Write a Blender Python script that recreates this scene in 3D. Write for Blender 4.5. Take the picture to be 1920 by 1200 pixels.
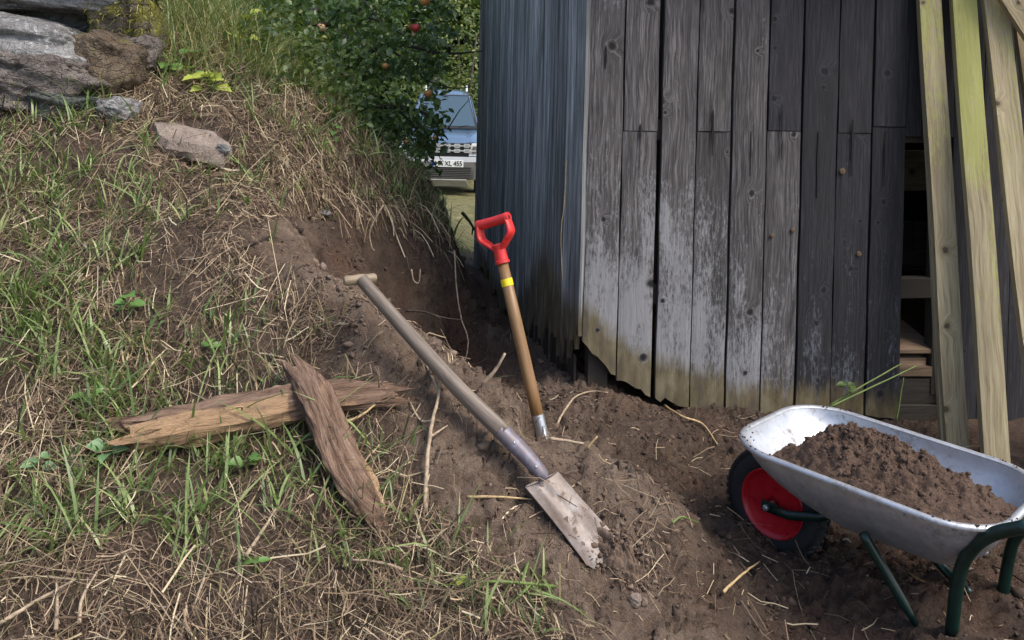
import bpy, bmesh, math, random
import numpy as np
from mathutils import Vector, Matrix, noise as mnoise

random.seed(7)
rng = np.random.default_rng(11)
scene = bpy.context.scene
for o in list(bpy.data.objects):
    bpy.data.objects.remove(o)

# ------------------------------------------------------------------ camera
F, HZ, HCAM, ROLL = 1750.0, 130.0, 1.85, math.radians(1.5)
CS, SN = math.cos(ROLL), math.sin(ROLL)
cam_d = bpy.data.cameras.new('camera')
cam = bpy.data.objects.new('camera', cam_d)
scene.collection.objects.link(cam)
cam_d.sensor_width = 36.0
cam_d.lens = F / 1920 * 36.0
cam_d.shift_y = -(600 - HZ) / 1920
cam_d.clip_start, cam_d.clip_end = 0.05, 500
m = Matrix(((CS, -SN, 0, 0), (0, 0, -1, 0), (SN, CS, 0, HCAM), (0, 0, 0, 1)))
cam.matrix_world = m
scene.camera = cam

# ------------------------------------------------------------------ light
SUN_EL, SUN_AZ = math.radians(54), math.radians(116)      # azimuth from +Y towards +X
world = bpy.data.worlds.new('World')
scene.world = world
world.use_nodes = True
wn = world.node_tree
sky = wn.nodes.new('ShaderNodeTexSky')
sky.sky_type = 'NISHITA'
sky.sun_disc = False
sky.sun_elevation = SUN_EL
sky.sun_rotation = SUN_AZ
sky.air_density = 1.0
sky.dust_density = 3.0
sky.ozone_density = 1.0
bg = wn.nodes['Background']
wn.links.new(sky.outputs[0], bg.inputs[0])
bg.inputs[1].default_value = 0.125
sun_d = bpy.data.lights.new('sun', 'SUN')
sun_d.energy = 1.5
sun_d.angle = math.radians(24)
sun_d.color = (1.0, 0.95, 0.87)
sun = bpy.data.objects.new('sun', sun_d)
scene.collection.objects.link(sun)
sdir = Vector((math.cos(SUN_EL) * math.sin(SUN_AZ), math.cos(SUN_EL) * math.cos(SUN_AZ), math.sin(SUN_EL)))
sun.rotation_euler = sdir.to_track_quat('Z', 'Y').to_euler()
sun.location = sdir * 30

vs = scene.view_settings
vs.view_transform = 'Standard'
vs.look = 'None'
vs.exposure = 1.06
vs.gamma = 1
vs.use_curve_mapping = False
scene.render.engine = 'CYCLES'
scene.cycles.max_bounces = 6
scene.cycles.diffuse_bounces = 4

# ------------------------------------------------------------------ projection helpers
def P(px, py, Y):
    xc, yc = (px - 960) / F * Y, (HZ - py) / F * Y
    return Vector((xc * CS - yc * SN, Y, HCAM + xc * SN + yc * CS))

def proj(x, y, z):
    x = np.asarray(x, float); y = np.maximum(np.asarray(y, float), 0.3); z = np.asarray(z, float) - HCAM
    xc = x * CS + z * SN
    yc = -x * SN + z * CS
    return 960 + xc / y * F, HZ - yc / y * F

# ------------------------------------------------------------------ noise (numpy)
def _hash(ix, iy, s):
    h = (ix * 374761393 + iy * 668265263 + s * 974634777) & 0xFFFFFFFF
    h = ((h ^ (h >> 13)) * 1274126177) & 0xFFFFFFFF
    return ((h ^ (h >> 16)) & 0xFFFF) / 65535.0

def vnoise(x, y, s=0):
    x = np.asarray(x, float); y = np.asarray(y, float)
    ix = np.floor(x).astype(np.int64); iy = np.floor(y).astype(np.int64)
    fx = x - ix; fy = y - iy
    fx = fx * fx * (3 - 2 * fx); fy = fy * fy * (3 - 2 * fy)
    a = _hash(ix, iy, s); b = _hash(ix + 1, iy, s); c = _hash(ix, iy + 1, s); d = _hash(ix + 1, iy + 1, s)
    return (a * (1 - fx) + b * fx) * (1 - fy) + (c * (1 - fx) + d * fx) * fy - 0.5

def fbm(x, y, f, octs=4, gain=0.5, s=0):
    r = 0; a = 1.0
    for i in range(octs):
        r = r + a * vnoise(np.asarray(x) * f + 17.3 * i, np.asarray(y) * f - 9.1 * i, s + i)
        f *= 2.03; a *= gain
    return r

def sstep(a, b, x):
    t = np.clip((np.asarray(x, float) - a) / (b - a), 0, 1)
    return t * t * (3 - 2 * t)

# ------------------------------------------------------------------ object helpers
COL = scene.collection

def tag(o, label=None, cat=None, group=None, kind=None):
    if label: o['label'] = label
    if cat: o['category'] = cat
    if group: o['group'] = group
    if kind: o['kind'] = kind
    return o

def empty(name, loc, label=None, cat=None, group=None):
    o = bpy.data.objects.new(name, None)
    COL.objects.link(o)
    o.location = Vector(loc)
    o.empty_display_size = 0.05
    return tag(o, label, cat, group)

def wloc(o):
    v = Vector((0, 0, 0))
    while o is not None:
        v = v + o.location
        o = o.parent
    return v

class MB:
    """vertices and faces of one mesh, given in world space"""
    def __init__(s):
        s.v = []; s.f = []; s.attr = {}
    def add(s, vs, fs, **attrs):
        n = len(s.v)
        s.v.extend([tuple(v) for v in vs])
        s.f.extend([tuple(i + n for i in f) for f in fs])
        for k, a in attrs.items():
            s.attr.setdefault(k, {})
            for i, val in enumerate(a):
                s.attr[k][n + i] = val
    def box(s, c, ax, ay, az, **k):
        c = Vector(c)
        vs = [c + ax * i + ay * j + az * l for i in (-1, 1) for j in (-1, 1) for l in (-1, 1)]
        s.add(vs, [(0, 1, 3, 2), (4, 6, 7, 5), (0, 4, 5, 1), (2, 3, 7, 6), (0, 2, 6, 4), (1, 5, 7, 3)], **k)
    def bx(s, x0, x1, y0, y1, z0, z1):
        s.box(((x0 + x1) / 2, (y0 + y1) / 2, (z0 + z1) / 2), Vector(((x1 - x0) / 2, 0, 0)), Vector((0, (y1 - y0) / 2, 0)), Vector((0, 0, (z1 - z0) / 2)))
    def tube(s, pts, rad, n=10, caps=True, flat=1.0, up=None):
        pts = [Vector(p) for p in pts]
        if not hasattr(rad, '__len__'): rad = [rad] * len(pts)
        t0 = (pts[1] - pts[0]).normalized()
        u = Vector(up) if up is not None else (Vector((0, 0, 1)) if abs(t0.z) < 0.9 else Vector((1, 0, 0)))
        vs = []; gc = []; ln = 0; ro = random.random() * 30
        for i, p in enumerate(pts):
            t = (pts[min(i + 1, len(pts) - 1)] - pts[max(i - 1, 0)]).normalized()
            a = (u - t * u.dot(t)).normalized(); u = a
            b = t.cross(a)
            if i: ln += (pts[i] - pts[i - 1]).length
            for k in range(n):
                q = 2 * math.pi * k / n
                vs.append(p + a * math.cos(q) * rad[i] * flat + b * math.sin(q) * rad[i])
                gc.append((math.cos(q) * rad[i] + ro, ln, math.sin(q) * rad[i]))
        fs = []
        for i in range(len(pts) - 1):
            for k in range(n):
                k2 = (k + 1) % n
                fs.append((i * n + k, i * n + k2, (i + 1) * n + k2, (i + 1) * n + k))
        if caps:
            fs.append(tuple(reversed(range(n)))); L = (len(pts) - 1) * n
            fs.append(tuple(L + k for k in range(n)))
        s.add(vs, fs, gc=gc)
    def lathe(s, c, ax, prof, n=32, closed=False):
        """prof: (radius, along) pairs round axis ax through c"""
        c = Vector(c); ax = Vector(ax).normalized()
        a = ax.orthogonal().normalized(); b = ax.cross(a)
        vs = []; fs = []
        for r, h in prof:
            for k in range(n):
                q = 2 * math.pi * k / n
                vs.append(c + ax * h + (a * math.cos(q) + b * math.sin(q)) * r)
        m_ = len(prof)
        for i in range(m_ if closed else m_ - 1):
            i2 = (i + 1) % m_
            for k in range(n):
                k2 = (k + 1) % n
                fs.append((i * n + k, i * n + k2, i2 * n + k2, i2 * n + k))
        if not closed:
            if prof[0][0] > 1e-6: fs.append(tuple(reversed(range(n))))
            if prof[-1][0] > 1e-6: fs.append(tuple((m_ - 1) * n + k for k in range(n)))
        s.add(vs, fs)
    def build(s, name, mat, parent=None, smooth=False, bevel=0, angle=None):
        me = bpy.data.meshes.new(name)
        L = wloc(parent) if parent is not None else Vector((0, 0, 0))
        me.from_pydata([(v[0] - L.x, v[1] - L.y, v[2] - L.z) for v in s.v], [], s.f)
        for k, a in s.attr.items():
            val = next(iter(a.values()))
            if hasattr(val, '__len__'):
                at = me.attributes.new(k, 'FLOAT_VECTOR', 'POINT')
                buf = np.zeros((len(s.v), 3), np.float32)
                for i, v in a.items(): buf[i] = v
                at.data.foreach_set('vector', buf.ravel())
            else:
                at = me.attributes.new(k, 'FLOAT', 'POINT')
                buf = np.zeros(len(s.v), np.float32)
                for i, v in a.items(): buf[i] = v
                at.data.foreach_set('value', buf)
        me.materials.append(mat)
        bm = bmesh.new(); bm.from_mesh(me)
        bmesh.ops.recalc_face_normals(bm, faces=bm.faces)
        if bevel:
            es = [e for e in bm.edges if len(e.link_faces) == 2 and e.calc_face_angle(0) > 0.6]
            bmesh.ops.bevel(bm, geom=es, offset=bevel, segments=2, profile=0.6, affect='EDGES')
        bm.to_mesh(me); bm.free()
        if smooth:
            me.polygons.foreach_set('use_smooth', [True] * len(me.polygons))
            if angle is not None:
                me.set_sharp_from_angle(angle=math.radians(angle))
        o = bpy.data.objects.new(name, me)
        COL.objects.link(o)
        o.parent = parent
        if parent is None and s.v:                      # origin at the base of a single-mesh thing
            A = np.array(s.v); c = A.mean(0); c[2] = A[:, 2].min()
            me.transform(Matrix.Translation(-Vector(c))); o.location = Vector(c)
        return o

def fast_mesh(name, verts, faces, mat, parent=None, attrs=None, smooth=False):
    """verts (N,3), faces (M,k) numpy -> one object"""
    me = bpy.data.meshes.new(name)
    v = np.asarray(verts, np.float32).copy()
    if parent is not None:
        v -= np.array(wloc(parent), np.float32)
    fa = np.asarray(faces, np.int32)
    me.vertices.add(len(v)); me.vertices.foreach_set('co', v.ravel())
    k = fa.shape[1]
    me.loops.add(fa.size); me.loops.foreach_set('vertex_index', fa.ravel())
    me.polygons.add(len(fa)); me.polygons.foreach_set('loop_start', np.arange(0, fa.size, k, dtype=np.int32))
    for nme, a in (attrs or {}).items():
        a = np.asarray(a, np.float32)
        if a.ndim == 2:
            at = me.attributes.new(nme, 'FLOAT_VECTOR', 'POINT'); at.data.foreach_set('vector', a.ravel())
        else:
            at = me.attributes.new(nme, 'FLOAT', 'POINT'); at.data.foreach_set('value', a)
    me.update(calc_edges=True)
    me.validate()
    if smooth: me.polygons.foreach_set('use_smooth', np.ones(len(fa), bool))
    me.materials.append(mat)
    o = bpy.data.objects.new(name, me); COL.objects.link(o); o.parent = parent
    return o

# ------------------------------------------------------------------ material helpers
class NT:
    def __init__(s, name, rough=0.85, metal=0.0, col=None):
        s.m = bpy.data.materials.new(name); s.m.use_nodes = True
        s.t = s.m.node_tree; s.b = s.t.nodes['Principled BSDF']
        s.b.inputs['Roughness'].default_value = rough
        s.b.inputs['Metallic'].default_value = metal
        if col: s.b.inputs['Base Color'].default_value = (*col, 1)
    def n(s, typ, props=None, **ins):
        nd = s.t.nodes.new('ShaderNode' + typ)
        for k, v in (props or {}).items(): setattr(nd, k, v)
        for k, v in ins.items():
            key = int(k[1:]) if k[0] == 'i' and k[1:].isdigit() else k.replace('_', ' ')
            s.set(nd.inputs[key], v)
        return nd
    def set(s, sock, v):
        if isinstance(v, bpy.types.NodeSocket): s.t.links.new(v, sock)
        elif hasattr(v, '__len__') and len(v) == 3 and sock.type == 'RGBA': sock.default_value = (*v, 1)
        else: sock.default_value = v
    def attr(s, name, out='Vector'):
        return s.n('Attribute', {'attribute_name': name}).outputs[out]
    def fac(s, name): return s.attr(name, 'Fac')
    def obj(s): return s.n('TexCoord').outputs['Object']
    def scale(s, vec, sc): return s.n('Mapping', None, Vector=vec, Scale=sc).outputs[0]
    def noise(s, vec, sc, det=4, ro=0.55, dist=0):
        return s.n('TexNoise', None, Vector=vec, Scale=sc, Detail=det, Roughness=ro, Distortion=dist).outputs['Fac']
    def ramp(s, f, stops, interp='LINEAR'):
        nd = s.n('ValToRGB', None, Fac=f); cr = nd.color_ramp; cr.interpolation = interp
        while len(cr.elements) < len(stops): cr.elements.new(0.5)
        for e, (p, c) in zip(cr.elements, stops):
            e.position = p
            e.color = (*c, 1) if hasattr(c, '__len__') else (c, c, c, 1)
        return nd.outputs[0]
    def mix(s, f, a, b, mode='MIX'):
        nd = s.n('Mix', {'data_type': 'RGBA', 'blend_type': mode})
        s.set(nd.inputs[0], f); s.set(nd.inputs[6], a); s.set(nd.inputs[7], b)
        return nd.outputs[2]
    def math(s, op, a, b=0.0, c=0.0, clamp=False):
        nd = s.n('Math', {'operation': op, 'use_clamp': clamp})
        s.set(nd.inputs[0], a); s.set(nd.inputs[1], b); s.set(nd.inputs[2], c)
        return nd.outputs[0]
    def mr(s, f, a, b, c=0.0, d=1.0):
        return s.n('MapRange', None, Value=f, i1=a, i2=b, i3=c, i4=d).outputs[0]
    def bump(s, h, st=0.5, dist=0.01):
        nd = s.n('Bump', None, Height=h, Strength=st, Distance=dist)
        s.t.links.new(nd.outputs[0], s.b.inputs['Normal'])
    def col(s, c): s.set(s.b.inputs['Base Color'], c)
    def rough(s, r): s.set(s.b.inputs['Roughness'], r)
    def island(s): return s.n('NewGeometry').outputs['Random Per Island']
    def rnd(s): return s.n('ObjectInfo').outputs['Random']

def plain(name, col, rough=0.6, metal=0.0, var=0.15, sc=20, bump=0.0):
    N = NT(name, rough, metal)
    f = N.noise(N.obj(), sc, 5)
    d = tuple(c * (1 - var) for c in col); l = tuple(min(1, c * (1 + var)) for c in col)
    N.col(N.ramp(f, [(0.3, d), (0.7, l)]))
    if bump: N.bump(f, bump, 0.01)
    return N.m
# ================================================================== TERRAIN
CP = [  # (px, py, depth) control points of the ground
 # near bank
 (-250,1250,2.25),(0,1200,2.35),(300,1200,2.4),(600,1200,2.5),(900,1200,2.6),(1100,1200,2.72),(1250,1200,2.83),(1360,1200,2.93),(1450,1200,3.0),
 (0,1000,2.65),(300,1000,2.7),(600,1000,2.8),(850,1000,2.87),(1060,1000,2.95),(1090,1060,2.92),(1180,1060,2.98),
 (0,800,3.0),(300,800,3.05),(550,800,3.1),(760,800,3.14),(900,850,3.12),(1000,930,3.05),
 (0,600,3.4),(300,600,3.45),(500,600,3.46),(640,600,3.44),(600,690,3.3),(740,690,3.28),
 (0,400,3.85),(250,400,3.9),(400,420,3.86),(480,470,3.75),(560,520,3.62),(640,545,3.55),(500,420,3.95),(540,400,4.15),
 (0,260,4.25),(200,260,4.35),(400,290,4.4),(500,260,4.65),(540,330,4.45),(460,330,4.3),
 (-300,300,4.3),(-300,600,3.4),(-300,900,2.8),
 # ridge of the spoil heap
 (690,585,3.44),(760,630,3.40),(830,680,3.36),(930,757,3.30),(1010,838,3.24),(1100,878,3.2),(1190,912,3.18),(1260,972,3.16),(1340,1043,3.17),(1430,1130,3.14),
 # upper bank
 (620,330,4.85),(700,370,5.1),(600,250,5.15),(680,280,5.5),(780,345,5.8),(835,385,6.0),(800,420,5.65),(850,425,6.05),(740,420,5.2),(640,395,4.7),
 (400,180,4.85),(300,130,5.0),(500,170,5.2),(560,190,5.4),(450,110,5.5),(600,200,5.8),(350,60,5.5),(480,60,6.1),(0,160,4.6),(-300,120,4.8),(150,150,4.75),
 # foot of the cut face
 (590,505,4.22),(640,560,4.35),(700,640,4.45),(780,690,4.8),(850,690,5.2),(868,640,5.9),(872,560,6.6),
 # face of the cut
 (565,420,4.3),(640,450,4.55),(720,480,4.9),(800,480,5.25),(850,470,5.75),
 # trench and working floor
 (930,680,5.1),(1000,690,4.95),(930,620,5.7),(905,560,6.3),(890,510,7.2),(880,478,8.3),(1000,740,4.55),(950,800,3.95),(1060,760,4.4),(1100,700,4.7),(1030,640,5.4),
 (1060,850,3.75),(1150,780,4.35),(1200,830,4.1),(1180,900,3.75),(1250,780,4.45),(1350,800,4.42),(1300,860,4.1),(1280,930,3.75),(1400,1000,3.52),(1380,1060,3.3),
 (1450,790,4.55),(1600,800,4.7),(1750,830,4.65),(1900,860,4.6),(1550,900,4.1),
 (1500,1200,3.05),(1700,1180,3.03),(1900,1200,2.98),(1900,1110,3.2),(1600,1090,3.32),
]
WP = [(1.06,3.55,.025),(1.5,2.95,.115),(1.74,3.21,.10),(1.3,3.3,.06),(1.9,3.7,.09),(1.0,2.2,.08),(.3,2.1,.17),(-.6,1.8,.33),(-1.6,1.6,.42),
 (0.6,4.9,.14),(1.2,5.0,.10),(2.0,5.1,.05),(3.0,4.9,.05),(2.6,3.6,.08),(2.6,2.4,.06),(0.5,5.8,.15),(.3,7.0,.12),(1.5,7.0,.10),(3,8,.05),
 (-.25,9,.05),(-.5,12,-.12),(0,15,-.22),(-3,15,-.1),(3,15,-.3),(-1.2,8,.75),(-.7,7.0,.75),(-.55,7.6,.35),(-3,8,1.7),(-1.8,7,1.55),(-2.6,6.2,2.0),(-6,8,2.2),(-5,5,2.1),(-5,2,.8),(-5,0,.4),
 (-2,0,.2),(0,0,.15),(3,0,.05),(6,2,0),(6,5,-.05),(6,10,-.2),(0,30,-.8),(-15,30,.3),(15,30,-1),(-15,10,2.4),(15,10,-.6),(15,-8,0),(-15,-8,.2),(0,-8,0),
 (-30,60,1),(0,70,-1),(30,60,-1),(-40,0,2),(40,0,-.5)]
pts = np.array([tuple(P(*c)) for c in CP] + WP)
_d = np.linalg.norm(pts[:, None, :2] - pts[None, :, :2], axis=2)
_A = _d + np.eye(len(pts)) * (-0.004)
_W = np.linalg.solve(np.block([[_A, np.ones((len(pts), 1))], [np.ones((1, len(pts))), np.zeros((1, 1))]]), np.append(pts[:, 2], 0))

def geo(a, b, h0, g):
    out = [a]; h = h0
    while (b - out[-1]) * np.sign(h) > 0:
        out.append(out[-1] + h); h *= g
    return out[1:]
GX = np.array(sorted(list(np.arange(-2.8, -.8, .02)) + list(np.arange(-.8, 1.2, .011)) + list(np.arange(1.2, 2.4001, .018)) + geo(2.39, 60, .04, 1.17) + geo(-2.8, -60, -.04, 1.17)))
GY = np.array(sorted(list(np.arange(1.9, 2.3, .02)) + list(np.arange(2.3, 4.2, .011)) + list(np.arange(4.2, 6.4001, .02)) + geo(6.4, 110, .03, 1.06) + geo(1.9, -30, -.04, 1.2)))
XX, YY = np.meshgrid(GX, GY)
def rbf(x, y):
    sh = x.shape; x = x.ravel(); y = y.ravel(); r = np.full(len(x), _W[-1])
    for (a, b, _), w in zip(pts, _W[:-1]):
        r += w * np.hypot(x - a, y - b)
    return r.reshape(sh)
ZZ = rbf(XX, YY)

# where the ground is bare earth (1) and where it is covered by cut straw (0)
_yb = [-400, 380, 400, 430, 520, 590, 680, 720, 900, 1000, 1100, 1200, 1500]
_xb = [1400, 900, 545, 470, 500, 625, 640, 730, 770, 850, 980, 1120, 1250]
def bare(x, y, z):
    px, py = proj(x, y, z)
    b = sstep(-40, 40, px - np.interp(py, _yb, _xb))
    up = sstep(-15, 25, py - (398 + np.clip(px - 550, 0, 400) * .17))     # strawy lip above the cut face
    b = np.where((np.asarray(y) > 4.3) & (px < 905) & (py < 560), np.minimum(b, up), b)
    lowcut = (np.asarray(x) > -0.42) & (np.asarray(y) > 4.0) & (np.asarray(y) < 9)
    b = np.where(lowcut, 1.0, b)
    return np.clip(b, 0, 1)
BB = bare(XX, YY, ZZ)
near = sstep(12, 7, YY) * sstep(-6, -3.2, XX) * sstep(4, 2.6, XX)
UU, VV = XX - .8 * ZZ, YY + 1.3 * ZZ
crumb = (np.abs(fbm(UU, VV, 26, 4, .68, 61)) * .042 + fbm(UU, VV, 60, 2, .6, 65) * .014) * (.45 + .9 * sstep(-.2, .3, fbm(UU, VV, 4, 2, .5, 63)))
soil_n = fbm(XX, YY, 5, 4, .55, 3) * .05 + np.abs(fbm(UU, VV, 13, 3, .6, 21)) * .03
grass_n = fbm(XX, YY, 3.5, 4, .5, 5) * .075 + fbm(XX, YY, 22, 2, .5, 15) * .014
lip = sstep(4.1, 4.5, YY) * sstep(-1.75, -1.3, XX) * sstep(7, 6.2, YY)
grass_n = grass_n + lip * (fbm(UU, VV, 5, 3, .6, 27) * .13 + np.abs(fbm(UU, VV, 12, 2, .6, 28)) * .05)
mound = sstep(.15, .35, ZZ) * (YY < 4)
ZZ = ZZ + near * (BB * soil_n * (.75 + .35 * mound) + (1 - BB) * grass_n)
# small clumps of trodden earth
cl = sstep(.18, .42, fbm(UU, VV, 11, 2, .5, 33)) * .02
ZZ += near * BB * cl

# the old spade has pressed its blade flat on the heap
SL, SR = P(985, 913, 2.985), P(1046, 885, 3.10)
BL, BR = P(1099, 1057, 2.90), P(1163, 1012, 3.03)
def press(a, b, c, d, off, grow=.012):
    q = np.array([a, b, c, d]); n_ = np.cross(q[1] - q[0], q[3] - q[0]); cen = q.mean(0)
    ins = np.ones_like(XX, bool)
    for i in range(4):
        e0, e1 = q[i], q[(i + 1) % 4]
        cr = (e1[0] - e0[0]) * (YY - e0[1]) - (e1[1] - e0[1]) * (XX - e0[0]); cc = (e1[0] - e0[0]) * (cen[1] - e0[1]) - (e1[1] - e0[1]) * (cen[0] - e0[0])
        ins &= cr * np.sign(cc) > -grow * np.hypot(e1[0] - e0[0], e1[1] - e0[1])
    pz = q[0][2] - (n_[0] * (XX - q[0][0]) + n_[1] * (YY - q[0][1])) / n_[2] - off
    ZZ[ins] = np.minimum(ZZ[ins], pz[ins])
press(SL, SR, BR, BL, .022)
_s = P(945, 812, 3.09)
for _i in range(7):                                    # groove under the shaft
    _q = _s.lerp((SL + SR) / 2, _i / 6); _m = np.hypot(XX - _q.x, YY - _q.y) < .05
    ZZ[_m] = np.minimum(ZZ[_m], _q.z - .03)
_pp = proj(XX, YY, ZZ)                                 # the heap is trodden lower in front of the red spade
_m = np.exp(-((_pp[0] - 1012) / 32) ** 2) * ((YY > 3.0) & (YY < 3.62)); _top = HCAM - (830 - HZ) / F * YY + XX * SN
ZZ = np.where(_m > .3, np.minimum(ZZ, _top), ZZ)
def tz(x, y):
    x = np.asarray(x, float); y = np.asarray(y, float)
    i = np.clip(np.searchsorted(GX, x) - 1, 0, len(GX) - 2); j = np.clip(np.searchsorted(GY, y) - 1, 0, len(GY) - 2)
    fx = np.clip((x - GX[i]) / (GX[i + 1] - GX[i]), 0, 1); fy = np.clip((y - GY[j]) / (GY[j + 1] - GY[j]), 0, 1)
    return (ZZ[j, i] * (1 - fx) + ZZ[j, i + 1] * fx) * (1 - fy) + (ZZ[j + 1, i] * (1 - fx) + ZZ[j + 1, i + 1] * fx) * fy
def tn(x, y, e=.06):
    v = np.stack([-(tz(x + e, y) - tz(x - e, y)) / (2 * e), -(tz(x, y + e) - tz(x, y - e)) / (2 * e), np.ones_like(np.asarray(x, float))], -1)
    return v / np.linalg.norm(v, axis=-1, keepdims=True)
_ty = np.concatenate([np.arange(1.5, 9, .01), np.arange(9, 60, .1)])
def G(px, py, off=0.0):
    """point of the ground seen at a pixel of the photograph"""
    a = P(px, py, 1.0); d = np.array([a.x, 1.0, a.z - HCAM])
    q = d[None] * _ty[:, None]; q[:, 2] += HCAM
    below = q[:, 2] <= tz(q[:, 0], q[:, 1])
    k = int(np.argmax(below)) if below.any() else len(_ty) - 1
    k = max(k, 1)
    a, b = q[k - 1], q[k]
    da = a[2] - tz(a[0], a[1]); db = b[2] - tz(b[0], b[1])
    t = da / (da - db) if da != db else 0
    p = a + (b - a) * t
    v = Vector(p)
    if off: v += Vector(tn(p[0], p[1])) * off
    return v

# ground material
N = NT('earth', .95)
oc = N.obj(); thatch = N.fac('thatch'); fresh = N.fac('fresh'); field = N.fac('field')
n1 = N.noise(oc, 7, 8, .65); n2 = N.noise(oc, 55, 6, .7); n3 = N.noise(oc, 2.3, 4)
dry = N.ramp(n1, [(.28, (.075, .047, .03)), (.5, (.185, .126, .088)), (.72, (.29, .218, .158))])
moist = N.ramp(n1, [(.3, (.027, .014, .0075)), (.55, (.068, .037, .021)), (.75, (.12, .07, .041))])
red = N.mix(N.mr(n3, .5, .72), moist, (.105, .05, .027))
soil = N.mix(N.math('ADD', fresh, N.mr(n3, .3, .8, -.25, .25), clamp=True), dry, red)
soil = N.mix(N.mr(n2, .42, .8, 0, .55), soil, N.mix(.5, soil, (.26, .2, .155)))
soil = N.mix(N.mr(n2, .42, .2, 0, .6), soil, (.03, .019, .013))
under = N.ramp(n2, [(.25, (.03, .02, .014)), (.5, (.1, .066, .044)), (.75, (.2, .14, .095))])
g1 = N.ramp(N.noise(oc, 9, 7, .7), [(.25, (.06, .07, .022)), (.5, (.17, .16, .06)), (.75, (.34, .28, .13))])
c = N.mix(thatch, soil, under)
c = N.mix(field, c, g1)
N.col(c)
h = N.math('ADD', N.math('MULTIPLY', n2, .5), N.noise(oc, 160, 4, .7))
N.bump(h, 1.0, .02)
M_earth = N.m

thatch = 1 - BB
thatch = np.where(YY > 6.8, np.where(XX < -.7, 1.0, 0.0), thatch)
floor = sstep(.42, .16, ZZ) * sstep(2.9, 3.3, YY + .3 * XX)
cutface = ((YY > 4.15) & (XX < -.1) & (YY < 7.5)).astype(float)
shade_floor = np.clip(np.maximum(floor, cutface * .95) - .1 * (ZZ > .5), 0, 1)  # moist fresh earth of the dug floor and the cut face
fieldm = sstep(7.6, 9.2, YY + XX * .3) * sstep(.55, .3, ZZ)
fieldm = np.maximum(fieldm, sstep(9, 12, YY))
nx, ny = len(GX), len(GY)
idx = np.arange(nx * ny).reshape(ny, nx)
faces = np.stack([idx[:-1, :-1], idx[:-1, 1:], idx[1:, 1:], idx[1:, :-1]], -1).reshape(-1, 4)
gy_, gx_ = np.gradient(ZZ, GY, GX); nl = np.sqrt(1 + gx_ ** 2 + gy_ ** 2)
cd = crumb * BB * near * sstep(6.5, 5.5, YY) - .006
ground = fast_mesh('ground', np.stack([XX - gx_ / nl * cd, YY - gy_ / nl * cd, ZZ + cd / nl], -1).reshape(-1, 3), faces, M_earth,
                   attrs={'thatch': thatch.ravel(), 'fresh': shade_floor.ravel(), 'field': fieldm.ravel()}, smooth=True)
tag(ground, kind='structure')
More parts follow.
